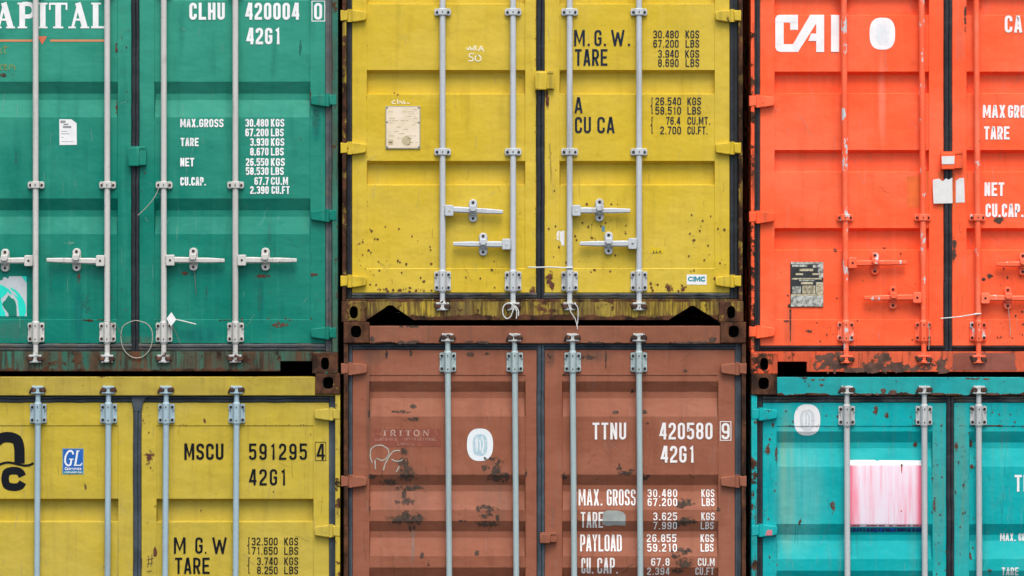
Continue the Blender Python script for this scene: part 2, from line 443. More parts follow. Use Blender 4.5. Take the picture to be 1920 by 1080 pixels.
def drape(door, layers, mi=0, off=0.0012, step=0.0003, bm=None):
    """lays flat polygons on the door surface, following its folds"""
    bm = bm or bmesh.new()
    for k, quads in enumerate(layers):
        t = bmesh.new()
        for q in quads:
            try: t.faces.new([t.verts.new((a, 0, b)) for a, b in q])
            except ValueError: pass
        if not t.verts: t.free(); continue
        lo = min(v.co.z for v in t.verts); hi = max(v.co.z for v in t.verts)
        for zc in door.cuts():
            if lo < zc < hi:
                bmesh.ops.bisect_plane(t, geom=list(t.verts) + list(t.edges) + list(t.faces), plane_co=(0, 0, zc), plane_no=(0, 0, 1))
        for f in t.faces:
            f.normal_update()
            if f.normal.y > 0: f.normal_flip()
        vm = {}
        for v in t.verts:
            vm[v] = bm.verts.new((v.co.x, door.y(v.co.x, v.co.z) - off - step * k, v.co.z))
        for f in t.faces:
            nf = bm.faces.new([vm[v] for v in f.verts]); nf.material_index = mi
        t.free()
    return bm
CNT = [0]
def blotch(bm, door, cx, cy, w_, h_, thr=0.5, seed=0, mi=1, freq=0.12, cell=1.0, off=0.00165, halo=True):
    """ragged stain: small cells kept where noise says so (photograph px)"""
    CNT[0] += 1; off = off + (CNT[0] % 13) * .00004                      # overlapping stains never share a plane
    if halo: blotch(bm, door, cx, cy, w_ * 1.15, h_ * 1.2, thr - .10, seed, 4, freq, cell, .00042, False)
    nx, nz = int(w_ / cell / 2) + 1, int(h_ / cell / 2) + 1
    grid = {}
    def vert(i, j):
        if (i, j) not in grid:
            x, z = X(cx + i * cell), Z(cy + j * cell); grid[(i, j)] = bm.verts.new((x, door.y(x, z) - off, z))
        return grid[(i, j)]
    for i in range(-nx, nx):
        for j in range(-nz, nz):
            u, v = (i + .5) * cell / (w_ / 2), (j + .5) * cell / (h_ / 2); rr = u * u + v * v
            if rr > 1: continue
            n = mnoise.fractal(Vector(((cx + i * cell) * freq, (cy + j * cell) * freq, seed * 7.3)), 0.8, 2.0, 4)
            if n * 0.55 + 0.55 * (1 - rr) > thr * 0.75:
                f = bm.faces.new([vert(i, j + 1), vert(i + 1, j + 1), vert(i + 1, j), vert(i, j)]); f.material_index = mi
def specks(bm, door, n, x0, x1, y0, y1, r0, r1, seed, mi=1, drip=0.15, halo=True):
    rd = random.Random(seed); r0 *= .74; r1 *= .74
    for _ in range(n):
        cx, cy = rd.uniform(x0, x1), rd.uniform(y0, y1); r = r0 + (r1 - r0) * rd.random() ** 2.5
        k = rd.randint(6, 8); a0 = rd.random() * 6
        pts = []
        for i in range(k):
            a = a0 + 2 * math.pi * i / k; q = r * rd.uniform(.6, 1.15)
            pts.append((X(cx + q * math.cos(a)), Z(cy - q * math.sin(a) * rd.uniform(.85, 1.3))))
        CNT[0] += 1; e_ = (CNT[0] % 17) * .00002
        if halo and r > 1.2:
            hp = [(X(cx) + (p[0] - X(cx)) * 1.55, Z(cy) + (p[1] - Z(cy)) * 1.7 - r * .25 * S) for p in pts]
            drape(door, [[hp]], 4, 0.00095 + e_, bm=bm)
        drape(door, [[pts]], mi, 0.00232 + e_, bm=bm)
        if rd.random() < drip:
            ln = rd.uniform(3, 10) * r / 2
            drape(door, [[[(X(cx - r * .35), Z(cy)), (X(cx + r * .35), Z(cy)), (X(cx + r * .15), Z(cy + ln)), (X(cx - r * .1), Z(cy + ln))]]], mi, 0.00196 + e_, bm=bm)

def scratches(bm, door, n, x0, x1, y0, y1, seed, mi=5, lmin=8, lmax=46, up=.75):
    """thin scuffs, most of them near vertical, some slanting"""
    rd = random.Random(seed)
    for i in range(n):
        cx, cy = rd.uniform(x0, x1), rd.uniform(y0, y1); ln = rd.uniform(lmin, lmax) * rd.random() + lmin
        a = rd.gauss(math.pi / 2, .10) if rd.random() < up else rd.uniform(.3, 2.8)
        dx, dy = math.cos(a) * ln / 2, math.sin(a) * ln / 2; k = rd.uniform(-2, 2); t = rd.uniform(.5, 1.2)
        pts = [(cx - dx, cy - dy), (cx + k * .6, cy - dy * .3), (cx + k, cy + dy * .3), (cx + dx, cy + dy)]
        mid = ribbon([(X(p), Z(q)) for p, q in pts], t * S)
        drape(door, [mid], mi, .0004 + (i % 7) * .00008, bm=bm)
def rub(bm, door, cx, cy, w_, h_, seed, mi=5, thr=.58):
    """scuffed, brushed patch"""
    blotch(bm, door, cx, cy, w_, h_, thr, seed, mi, .22, .9, .0004, False)
# ---- hardware, built round its own origin
RY = -0.028                                     # rod axis
RR = 0.0178
def bolt(mb, x, z, y, r=0.0068, mi=1): mb.rod((x, y + 0.002, z), (x, y - 0.006, z), r, r * 0.85, 6, mi)
def big_bracket():
    mb = MB(); h = 18.0 * S; wd = 15.5 * S; n = 4.2 * S
    poly = [(-wd, -h + .006), (-wd + .006, -h), (wd - .006, -h), (wd, -h + .006), (wd, -h * .42), (wd - n, -h * .34), (wd - n, h * .34), (wd, h * .42), (wd, h - .006), (wd - .006, h), (-wd + .006, h), (-wd, h - .006), (-wd, h * .42), (-wd + n, h * .34), (-wd + n, -h * .34), (-wd, -h * .42)]
    mb.prism(poly, -0.016, 0.004, 0.002)
    mb.box(-wd + .001, -wd + n + .004, -0.008, 0.003, -h * .45, h * .45, 0.0015); mb.box(wd - n - .004, wd - .001, -0.008, 0.003, -h * .45, h * .45, 0.0015)
    ch = [(-.024, -.015), (-.0195, -.040), (-.012, -.0505), (.012, -.0505), (.0195, -.040), (.024, -.015)]     # raised channel round the rod
    t = bmesh.new(); lo = [t.verts.new((x, y, -h)) for x, y in ch]; hi = [t.verts.new((x, y, h)) for x, y in ch]
    for i in range(len(ch) - 1): t.faces.new([lo[i], lo[i + 1], hi[i + 1], hi[i]])
    t.faces.new(lo[::-1]); t.faces.new(hi); mb._add(t)
    for sx in (-1, 1):
        for sz in (-1, 1): bolt(mb, sx * 11.2 * S, sz * 12 * S, -0.016, 0.0096)
    for sz in (-1, 1): bolt(mb, 0, sz * 12.5 * S, -0.0495, 0.0042)
    mb.rod((0, RY, h), (0, RY, h + .012), .0235, .0185, 14); mb.rod((0, RY, -h - .012), (0, RY, -h), .0185, .0235, 14)
    return mb
def rod_guide():
    mb = MB(); h = 6.6 * S; wd = 15.5 * S
    mb.prism(rrect(-wd, wd, -h, h, .012), -0.012, 0.006, 0.002)
    mb.prism(rrect(-.026, .026, -h * .95, h * .95, .004), -0.051, -0.008, 0.004)
    for sx in (-1, 1): bolt(mb, sx * 10.8 * S, 0, -0.012, 0.0082)
    bolt(mb, 0, 0, -0.050, 0.004)
    return mb
def cam_head(up):
    """nose of the lock rod: collar bar, stem and hooked foot"""
    k = 1 if up else -1; mb = MB()
    mb.rod((0, RY, -.030 * k), (0, RY, -.014 * k), .0165, .0185, 12)
    mb.prism(rrect(-.039, .039, -.016 if up else .004, -.004 if up else .016, .004), RY - .026, RY + .012, .003)
    mb.box(-.0105, .0105, RY - .024, RY + .01, -.008, .026, .003) if up else mb.box(-.0105, .0105, RY - .024, RY + .01, -.026, .008, .003)
    mb.prism([(-.036, .020 * k), (-.012, .013 * k), (.014, .017 * k), (.034, .018 * k), (.037, .029 * k), (.010, .033 * k), (-.014, .031 * k), (-.034, .034 * k)], RY - .026, RY + .012, .004)
    return mb
def keeper(up):
    """cam keeper welded to the frame: two rusty hooks round the cam"""
    k = 1 if up else -1; mb = MB()
    mb.box(-.040, .040, -.040, -.030, -.014, .026, .003) if up else mb.box(-.040, .040, -.040, -.030, -.026, .014, .003)
    for sx in (-1, 1):
        mb.prism([(sx * .013, -.003 * k), (sx * .040, -.005 * k), (sx * .043, .016 * k), (sx * .030, .024 * k), (sx * .014, .018 * k)], -.060, -.036, .004)
    mb.prism([(.036, -.006 * k), (.052, .004 * k), (.046, .020 * k), (.036, .022 * k)], -.044, -.034, .003)
    mb.prism([(-.036, -.010 * k), (-.056, -.012 * k), (-.046, .014 * k), (-.036, .020 * k)], -.044, -.034, .003)
    return mb
def hinge(sx):
    """sx = +1: post on the right. origin at the door's edge line"""
    mb = MB(); a, b = -27 * S, 21 * S
    hh = 10.5 * S
    poly = [(a * sx, -hh * .62), (a * sx + .010 * sx, -hh * .82), (-4 * S * sx, -hh * 1.12), (8 * S * sx, -hh * 1.02), (b * sx, -hh * .92), (b * sx, hh * .95), (-2 * S * sx, hh * 1.0), (a * sx + .008 * sx, hh * .75), (a * sx, hh * .55)]
    mb.prism(poly, -.032, .012, .005)
    mb.rod((4 * S * sx, -.022, -hh * 1.12), (4 * S * sx, -.022, hh * 1.15), .0165, None, 12)
    mb.prism([(8 * S * sx, -hh * .8), (b * sx, -hh * .95), (b * sx, hh * 1.0), (8 * S * sx, hh * .8)], -.040, -.006, .004)
    return mb
def handle_mesh(length, sx, droop):
    """hub on the rod and the flattened bar; sx = +1 points right; origin on the rod axis"""
    mb = MB(); h0 = 4.5 * S * sx; h1 = 20.5 * S * sx
    mb.prism(rrect(min(h0, h1), max(h0, h1), -10.3 * S, 10.3 * S, .008), -.056, -.014, .004)
    mb.rod(((h0 + h1) / 2, -.055, 0), ((h0 + h1) / 2, -.0585, 0), .0075, .0065, 8, 1)
    x0 = h1 - 0.004 * sx; L = length * S
    st = [(0, 5.6, .019), (.12, 5.9, .017), (.33, 5.4, .013), (.44, 4.8, .010), (.52, 4.9, .010), (.62, 5.2, .013), (.8, 4.6, .014), (1.0, 3.6, .013)]
    t = bmesh.new(); rings = []
    for (u, hh, dp) in st:
        x = lerp(x0, L * sx, u); zc = (0.6 - 1.4 * u) * droop * S; hh *= S; rings.append([])
        for (yy, zz) in ((-.028 - dp, -hh * .6), (-.028 - dp, hh * .6), (-.028 - dp * .5, hh), (-.028 + dp * .6, hh), (-.028 + dp, 0), (-.028 + dp * .6, -hh), (-.028 - dp * .5, -hh)):
            rings[-1].append(t.verts.new((x, yy - .004, zc + zz)))
    for A, B in zip(rings, rings[1:]):
        for k in range(7): t.faces.new([A[k], A[(k + 1) % 7], B[(k + 1) % 7], B[k]])
    t.faces.new(rings[0]); t.faces.new(rings[-1][::-1])
    bmesh.ops.recalc_face_normals(t, faces=t.faces); mb._add(t)
    return mb
def handle_catch():
    mb = MB()
    mb.prism(rrect(-8 * S, 8 * S, -22 * S, 21.5 * S, 7.6 * S), -.012, .006, .003)
    mb.prism(rrect(-7.2 * S, 7.2 * S, 6.5 * S, 21 * S, 6.5 * S), -.022, -.010, .003)
    mb.prism([(-6.4 * S, 9 * S), (-6.8 * S, 3 * S), (-4 * S, -1.5 * S), (4 * S, -1.5 * S), (6.8 * S, 3 * S), (6.4 * S, 9 * S)], -.064, -.052, .003)   # hasp over the bar
    mb.prism([(-6.0 * S, 10 * S), (-6.0 * S, 6.5 * S), (6.0 * S, 6.5 * S), (6.0 * S, 10 * S)], -.056, -.010, .002)
    mb.prism(rrect(-4 * S, 4 * S, -8.5 * S, -5.0 * S, 1.5 * S), -.036, -.010, .003)
    mb.prism(rrect(-7.0 * S, 7.0 * S, -21 * S, -8.5 * S, 6 * S), -.020, -.010, .003)
    bolt(mb, 0, 15.2 * S, -.022, .0098); bolt(mb, 0, -14.5 * S, -.020, .0092)
    return mb
def casting(x0, x1, z0, z1, hw, hh, hx, hz):
    mb = MB(); b = .004
    hole = oval(hx, hz, hw, hh, 32, 2.8)
    def outer(p, q):
        out = []
        for (u, v) in hole:
            dx, dz = u - hx, v - hz; k = 1e9
            if dx > 1e-9: k = min(k, (p[1] - hx) / dx)
            if dx < -1e-9: k = min(k, (p[0] - hx) / dx)
            if dz > 1e-9: k = min(k, (q[1] - hz) / dz)
            if dz < -1e-9: k = min(k, (q[0] - hz) / dz)
            out.append([hx + dx * k, hz + dz * k])
        for cx in p:                                        # snap the nearest point to each corner
            for cz in q:
                i = min(range(len(out)), key=lambda i: (out[i][0] - cx) ** 2 + (out[i][1] - cz) ** 2); out[i] = [cx, cz]
        return [tuple(o) for o in out]
    mb.holed(outer((x0 + b, x1 - b), (z0 + b, z1 - b)), hole, -.045, .15, .125)
    bm = mb.bm
    o1 = outer((x0, x1), (z0, z1)); o2 = outer((x0 + b, x1 - b), (z0 + b, z1 - b)); n = len(o1)
    A = [bm.verts.new((x, -.045, z)) for x, z in o2]; Bv = [bm.verts.new((x, -.041, z)) for x, z in o1]; Cv = [bm.verts.new((x, .133, z)) for x, z in o1]
    for i in range(n):
        j = (i + 1) % n
        bm.faces.new([A[j], A[i], Bv[i], Bv[j]]); bm.faces.new([Bv[j], Bv[i], Cv[i], Cv[j]])
    bm.faces.new(Cv)
    bmesh.ops.recalc_face_normals(bm, faces=bm.faces)
    return mb

def build_container(c):
    x0, x1, top, bot = c['x0'], c['x1'], c['top'], c['bot']; mid = (x0 + x1) / 2
    root = bpy.data.objects.new('shipping_container', None); COL.objects.link(root)
    root.location = (X(mid), 0, Z(bot)); root.empty_display_size = .5
    tag(root, c['label'], 'container', 'stacked shipping containers')
    P, PF, PR = c['paint'], c['frame_paint'], c['rail_paint']
    HW = c['metal']; mk = c['key']
    LEN = 12.05
    # --- shell
    for sx, xe in ((1, x0), (-1, x1)):
        mb = MB(); bm = mb.bm; xa = X(xe) + sx * .012; dp = .036 * sx; y = .16; prof = []
        while y < LEN - .2:
            prof += [(y, 0), (y + .07, 0), (y + .14, dp), (y + .21, dp)]; y += .28
        prof.append((LEN - .1, 0))
        A = [bm.verts.new((xa + q, yy, Z(bot) + .15)) for yy, q in prof]; Bv = [bm.verts.new((xa + q, yy, Z(top) - .10)) for yy, q in prof]
        for i in range(len(A) - 1): bm.faces.new([A[i], A[i + 1], Bv[i + 1], Bv[i]])
        mb.box(X(xe) + sx * .004, X(xe) + sx * .07, .135, LEN - .1, Z(top) - .11, Z(top) - .012)
        mb.box(X(xe) + sx * .004, X(xe) + sx * .07, .135, LEN - .1, Z(bot) + .014, Z(bot) + .16)
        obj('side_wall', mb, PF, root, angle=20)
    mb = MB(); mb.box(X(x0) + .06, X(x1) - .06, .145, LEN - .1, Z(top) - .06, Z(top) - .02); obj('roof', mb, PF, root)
    mb = MB(); mb.box(X(x0) + .06, X(x1) - .06, 1.5, LEN - .1, Z(bot) + .05, Z(bot) + .16); obj('floor', mb, DARK, root)
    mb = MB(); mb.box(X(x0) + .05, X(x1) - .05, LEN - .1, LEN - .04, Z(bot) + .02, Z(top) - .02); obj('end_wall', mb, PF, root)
    # --- corner castings
    for left in (True, False):
        for up in (True, False):
            cw = c['cw']; xa, xb = (x0, x0 + cw) if left else (x1 - cw, x1)
            za, zb = (top + 39, top) if up else (bot, bot - 39)
            hx = (xa + xb) / 2 + (-1.5 if left else 1.5) * (0 if not up else 0.6); hz = (za + zb) / 2 + (-2 if up else 1)
            hw, hh = (9.8, 11.2) if up else (7.6, 11.5)
            obj('corner_casting', casting(X(xa), X(xb), Z(za), Z(zb), hw * S, hh * S, X(hx), Z(hz)), [c['cast_paint'], DARK], root, angle=40)
    # --- posts
    pw = c['post']
    for left in (True, False):
        xa, xb = (x0 + c.get('pin', 0), x0 + pw) if left else (x1 - pw, x1 - c.get('pin', 0))
        mb = MB(); mb.box(X(xa), X(xb), -.036, .16, Z(bot - 39), Z(top + 39), .006)
        xi = xb if left else xa; sgn = 1 if left else -1
        mb.box(X(xi), X(xi) + sgn * .05, .045, .12, Z(bot - 39), Z(top + 39))
        obj('corner_post', mb, c['post_paint'], root)
    # --- header and sill
    zt, zb = Z(top + c['hpad']), Z(c['head_bot'])
    mb = MB(); mb.box(X(x0 + c['cw']), X(x1 - c['cw']), -.034, .15, zb, zt, .005)
    mb.box(X(x0 + pw), X(x0 + c['cw']), -.020, .15, zb, Z(top + 39)); mb.box(X(x1 - c['cw']), X(x1 - pw), -.020, .15, zb, Z(top + 39))
    mb.box(X(x0 + pw), X(x1 - pw), .05, .149, Z(c['door_top']) - .03, zb)
    class FlatH:
        prof = []
        def y(s, x, z): return -.0335
        def cuts(s): return []
    for i, (cx, cy, w_, h_, th) in enumerate(c.get('head_marks', ())): blotch(mb.bm, FlatH(), cx, cy, w_, h_, th, i + 240, 1, .12, off=.0012, halo=False)
    obj('header_rail', mb, [c['head_paint'], c.get('head_mark', GRIME)], root)
    zt, zb = Z(c['sill_top']), Z(bot - 4)
    xa, xb = x0 + c['cw'], x1 - c['cw']
    if c['notch'] == 'box':
        nw = 60
        poly = [(X(xa), zt), (X(xa), Z(bot - 23)), (X(xa + nw), Z(bot - 23)), (X(xa + nw), zb), (X(xb - nw), zb), (X(xb - nw), Z(bot - 23)), (X(xb), Z(bot - 23)), (X(xb), zt)]
        if c.get('box_in'):
            poly = [(X(xa), zt), (X(xa), Z(bot - 23)), (X(xa + 55), Z(bot - 23)), (X(xa + 55), zb), (X(xb - 60), zb), (X(xb - 60), Z(bot - 23)), (X(xb), Z(bot - 23)), (X(xb), zt)]
    elif c['notch'] == 'peak':
        poly = [(X(xa), zt), (X(xa), zb), (X(688), zb), (X(722), Z(577)), (X(728), Z(572.5)), (X(736), Z(572.5)), (X(742), Z(577)), (X(776), zb),
                (X(1253), zb), (X(1290), Z(577)), (X(1295), Z(573.5)), (X(1301), Z(573.5)), (X(1306), Z(577)), (X(1343), zb), (X(xb), zb), (X(xb), zt)]
    else: poly = [(X(xa), zt), (X(xa), zb), (X(xb), zb), (X(xb), zt)]
    mb = MB(); mb.prism(poly, -.034, .02, .003)
    mb.box(X(x0 + pw), X(x0 + c['cw']), -.020, .10, Z(bot - 39), zt); mb.box(X(x1 - c['cw']), X(x1 - pw), -.020, .10, Z(bot - 39), zt)
    mb.box(X(x0 + pw), X(x1 - pw), .05, .15, zt, Z(c['door_bot']) + .03)
    bmat = [c['sill_paint'], RUST_BROWN]
    sd_ = Door(-9e3, 9e3, -9e3, 9e3, -8e3, 8e3, -8e3, 8e3, [], 0)
    class Flat:
        prof = []
        def y(s, x, z): return -.0335
        def cuts(s): return []
    fl = Flat()
    for i, (cx, cy, w_, h_, th) in enumerate(c.get('sill_marks', ())): blotch(mb.bm, fl, cx, cy, w_, h_, th, i + 40, 1, .09, .8, off=.0012, halo=False)
    obj('sill_rail', mb, bmat, root)
    # head marks live on the header as their own ragged rust
    # --- doors
    corr, dep = c['corr'], c['depth']
    s0, s1 = c['seam']
    DL = Door(c['dl'], s0, c['door_top'], c['door_bot'], c['pl'][0], c['pl'][1], c['panel'][0], c['panel'][1], corr, dep)
    DR = Door(s1, c['dr'], c['door_top'], c['door_bot'], c['pr'][0], c['pr'][1], c['panel'][0], c['panel'][1], corr, dep)
    doors = []
    for D, marks in ((DL, c.get('marks_l')), (DR, c.get('marks_r'))):
        mb = D.mesh()
        if marks: marks(mb.bm, D)
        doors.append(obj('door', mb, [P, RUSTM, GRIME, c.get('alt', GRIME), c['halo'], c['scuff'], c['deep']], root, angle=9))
    dl, dr = doors
    # --- gaskets: rubber lips round each door
    gt, gb = (c['head_bot'], c['door_top']), (c['door_bot'], c['sill_top'])
    gm = c.get('gasket_bot', RUBBER); gs = c.get('gasket_side', RUBBER); gtp = c.get('gasket_top', RUBBER); gc = c.get('gasket_mid', RUBBER)
    for dobj, a, b, outer in ((dl, x0 + pw, c['dl'], 0), (dr, c['dr'], x1 - pw, 1)):
        e = .001
        mb = MB(); mb.box(X(a) + e, X(b) - e, -.004, .045, Z(gb[1]) + e, Z(gt[0]) - e, .005)
        mb.box(lerp(X(a), X(b), .42), lerp(X(a), X(b), .58), -.010, .0, Z(gb[1]) + e, Z(gt[0]) - e, .004)
        obj('side_gasket', mb, gs, dobj)
        xa, xb = (c['dl'], s0) if not outer else (s1, c['dr'])
        rd = random.Random(int(x0) + outer)
        for (za, zb_, nm, mt) in ((gt[1], gt[0], 'top_gasket', gtp), (gb[1], gb[0], 'bottom_gasket', gm)):
            mb = MB(); bm = mb.bm; h = Z(zb_) - Z(za); secs = []
            prof = [(.045, 0), (.0, .01), (-.006, .12), (-.008, .42), (.002, .5), (-.010, .6), (-.012, .85), (-.002, .98), (.045, 1)]
            N = 24
            for i in range(N + 1):
                x = lerp(X(xa) - (.004 if outer else 0), X(xb) + (0 if outer else .004), i / N); wob = rd.uniform(-.0022, .0022)
                secs.append([bm.verts.new((x, yy + (wob if yy < .02 else 0), Z(za) + .001 + (h - .002) * v + (wob * .8 if 0 < v < 1 else 0))) for yy, v in prof])
            for A, B2 in zip(secs, secs[1:]):
                for k in range(len(prof) - 1): bm.faces.new([A[k], B2[k], B2[k + 1], A[k + 1]])
            obj(nm, mb, mt, dobj, angle=50)
    mb = MB(); e = .001; zt_, zb_ = Z(gt[0]) - .001, Z(gb[1]) + .001
    rd = random.Random(int(x1)); N = 30; secs = []; bm = mb.bm
    for i in range(N + 1):
        z = lerp(zb_, zt_, i / N); wob = rd.uniform(-.002, .002)
        secs.append([bm.verts.new((lerp(X(s0) - e * 2, X(s1) + e * 2, u) + (wob if 0 < u < 1 else 0), yy - (abs(wob) if yy < .01 else 0), z)) for yy, u in ((.045, 0), (-.003, .03), (-.011, .2), (-.012, .5), (-.006, .58), (-.011, .66), (-.010, .9), (-.002, .97), (.045, 1))])
    for A, B2 in zip(secs, secs[1:]):
        for k in range(8): bm.faces.new([A[k], A[k + 1], B2[k + 1], B2[k]])
    obj('centre_gasket', mb, gc, dr, angle=50)
    # --- hinges
    for yy in c['hinges']:
        cached('hinge', (mk, 1), lambda: hinge(1), c['hinge_paint'], (X(c['dr']), 0, Z(yy)), dr)
        cached('hinge', (mk, -1), lambda: hinge(-1), c['hinge_paint'], (X(c['dl']), 0, Z(yy)), dl)
    # --- lock rods
    rods = []
    lean, y_mid = c.get('lean', (0, 0))
    rpx = lambda i, yy: c['rods'][i] + lean * (yy - y_mid)
    for i, rx in enumerate(c['rods']):
        dobj = dl if i < 2 else dr
        mb = MB(); xf = lambda z: X(rpx(i, 1500 - z / S)); P3 = lambda z: (xf(z), RY, z)
        mb.rod(P3(Z(c['bracket'][1]) - .004), P3(Z(c['bracket'][0]) + .004), RR, None, 24)
        mb.rod(P3(Z(c['cam'][1]) + .02), P3(Z(c['bracket'][1])), .0158, None, 24)
        mb.rod(P3(Z(c['bracket'][0])), P3(Z(c['cam'][0]) - .02), .0158, None, 24)
        r = obj('lock_rod', mb, HW, root); rods.append(r)
        for yb in c['bracket']: cached('rod_bracket', mk, big_bracket, [HW, BOLT], (xf(Z(yb)), 0, Z(yb)), r)
        for yg in c['guides']: cached('rod_guide', mk, rod_guide, [HW, BOLT], (xf(Z(yg)), 0, Z(yg)), r)
        cached('cam', (mk, 1), lambda: cam_head(True), c['cam_mat'], (xf(Z(c['cam'][0])), 0, Z(c['cam'][0])), r)
        cached('cam', (mk, 0), lambda: cam_head(False), c['cam_mat'], (xf(Z(c['cam'][1])), 0, Z(c['cam'][1])), r)
        cached('cam_keeper', 1, lambda: keeper(True), RUST_PAINT, (xf(Z(c['cam'][0])), 0, Z(c['cam'][0])), root)
        cached('cam_keeper', 0, lambda: keeper(False), RUST_PAINT, (xf(Z(c['cam'][1])), 0, Z(c['cam'][1])), root)
    for (ri, yy, xend, xc, yc, droop) in c['handles']:
        rx = rpx(ri, yy); sx = 1 if xend > rx else -1
        o = obj('handle', handle_mesh(abs(xend - rx), sx, droop), [HW, BOLT if mk != 'y' else CAMM], rods[ri], org=(0, 0, 0))
        o.location = Vector((X(rx), 0, Z(yy))) - origin_of(rods[ri])
        cached('handle_catch', mk, handle_catch, [HW, BOLT], (X(xc), DL.y(X(xc), Z(yc)), Z(yc)), dl if ri < 2 else dr)
    # --- anti rack block over the seam
    if 'block' in c:
        bx0, bx1, by0, by1 = c['block']
        mb = MB(); mb.box(X(bx0), X(lerp(bx0, bx1, .62)), -.045, .003, Z(by1), Z(by0), .006)
        mb.box(X(lerp(bx0, bx1, .58)), X(bx1), -.030, .006, Z(by1) + .006, Z(by0) - .004, .004)
        mb.box(X(bx0) + .004, X(bx1) - .004, -.034, -.010, Z(by0) - .008, Z(by0) + .008, .003)
        obj('seam_block', mb, c['hinge_paint'], dr)
    return root, DL, DR, dl, dr, rods

def decal(name, door, dobj, layers, mat, off=0.0014, step=0.0003):
    bm = drape(door, layers, 0, off, step)
    return obj(name, bm, mat, dobj)
def text(door, dobj, s, x0, x1, y0, y1, mat, tk=0.16, gap=GAP, name='lettering'):
    return decal(name, door, dobj, text_quads(s, X(x0), X(x1), Z(y0), Z(y1), tk, gap), mat, .0027, .0002)

# ================================================================== ground
s = NB('yard_asphalt')
n = s.noise(s.vec(1, 1, 1), 0.25, 6); n2 = s.noise(s.vec(1, 1, 1), 40, 4)
c_ = s.mix(n, (0.035, 0.034, 0.033, 1), (0.06, 0.058, 0.055, 1)); c_ = s.mix(s.mth('MULTIPLY', n2, .5), c_, (0.03, 0.03, 0.03, 1))
s.link(c_, s.b.inputs['Base Color']); s.b.inputs['Roughness'].default_value = 0.9; s.bump(n2, .4, .01)
mb = MB(); mb.quad([(-500, -500, -.002), (500, -500, -.002), (500, 500, -.002), (-500, 500, -.002)])
g = obj('ground', mb, s.m); g['kind'] = 'structure'

# ================================================================== paints
K = 0.80
GREEN = srgb(0, 128, 109, K); GREEN_F = srgb(62, 164, 138, K)
YEL = srgb(222, 191, 52, K); YEL_F = srgb(226, 200, 84, K)
MST = srgb(206, 182, 62, K); MST_F = srgb(204, 184, 88, K)
BRN = srgb(157, 96, 71, K); BRN_F = srgb(168, 110, 86, K)
RED = srgb(255, 98, 54, K * 1.15); RED_F = srgb(255, 122, 84, K * 1.15)
TEA = srgb(0, 170, 172, K * 1.1); TEA_F = srgb(40, 182, 178, K * 1.1)
def family(key, col, fad, **kw):
    d = {}
    d['paint'] = paint(key + '_door_paint', col, fad, **kw.get('door', {}))
    d['frame_paint'] = paint(key + '_shaded_shell_paint', col, fad, streak=.6, wash=.95, rust=.5)  # heavy dirt and rust wash, painting gap shade into the shell colour
    d['scuff'] = plain(key + '_scuffed_paint', tuple(q * .68 + .20 * .32 for q in fad[:3]) + (1,), .75, .1, 30)
    d['deep'] = plain(key + '_deep_paint', tuple(q * .70 for q in col[:3]) + (1,), .6, .1, 20)
    d['halo'] = plain(key + '_stain_edge', tuple(q * .5 + r * .5 for q, r in zip(col[:3], (.12, .055, .025))) + (1,), .8, .15, 40)
    d['post_paint'] = paint(key + '_post_paint', col, fad, streak=.5, **kw.get('post', dict(rust=.58, streak_rust=.62)))
    d['sill_paint'] = paint(key + '_sill_paint', col, fad, streak=.6, dent=.6, **kw.get('sill', dict(rust=.60, streak_rust=.55)))
    d['head_paint'] = paint(key + '_header_paint', col, fad, streak=.4, **kw.get('head', dict(rust=.70, streak_rust=.72)))
    d['hinge_paint'] = paint(key + '_hinge_paint', col, fad, streak=.5, rust=.64, speck=.70, streak_rust=.72)
    d['cast_paint'] = paint(key + '_casting_paint', col, fad, streak=.5, dent=.8, **kw.get('cast', dict(rust=.45, streak_rust=.5, speck=.6)))
    d['rail_paint'] = d['head_paint']
    return d
def hw(key, col, **kw):
    f = tuple(min(1, q * 1.08) for q in col[:3]) + (1,)
    return paint(key, col, f, streak=.45, rust=.72, speck=.71, streak_rust=.80, rough=.42, spec=.35, smear=.25, dent=.15, dirt=(.16, .13, .10, 1), **kw)

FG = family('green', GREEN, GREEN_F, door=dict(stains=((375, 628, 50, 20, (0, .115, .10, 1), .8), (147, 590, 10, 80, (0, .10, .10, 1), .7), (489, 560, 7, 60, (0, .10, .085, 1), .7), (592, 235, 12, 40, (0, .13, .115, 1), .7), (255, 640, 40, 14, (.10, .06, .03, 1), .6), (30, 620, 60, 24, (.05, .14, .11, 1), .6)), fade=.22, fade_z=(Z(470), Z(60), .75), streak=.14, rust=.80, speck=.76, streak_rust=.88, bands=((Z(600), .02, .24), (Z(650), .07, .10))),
            post=dict(wash=.7, rust=.56, streak_rust=.56), sill=dict(wash=.9, rust=.56, streak_rust=.45, bands=((Z(697), .03, .16),)), cast=dict(rust=.43, streak_rust=.46, speck=.6))
FY = family('yellow', YEL, YEL_F, door=dict(fade=.55, streak=.10, rust=.86, speck=.80, streak_rust=.9, bands=((Z(549), .05, .14),)),
            post=dict(wash=.8, rust=.42, streak_rust=.44), sill=dict(wash=.9, rust=.57, streak_rust=.46, bands=((Z(598), .035, .22), (Z(563), .015, .14))), cast=dict(wash=.8, rust=.40, streak_rust=.43, speck=.6))
FM = family('mustard', MST, MST_F, door=dict(fade=.5, streak=.17, rust=.82, speck=.78, streak_rust=.9, bands=((Z(797.5), .012, .22),)),
            post=dict(rust=.52, streak_rust=.56), head=dict(wash=.28, rust=.72, streak_rust=.70, bands=((Z(704), .03, .16), (Z(742), .012, .16))), cast=dict(rust=.34, streak_rust=.42, speck=.6))
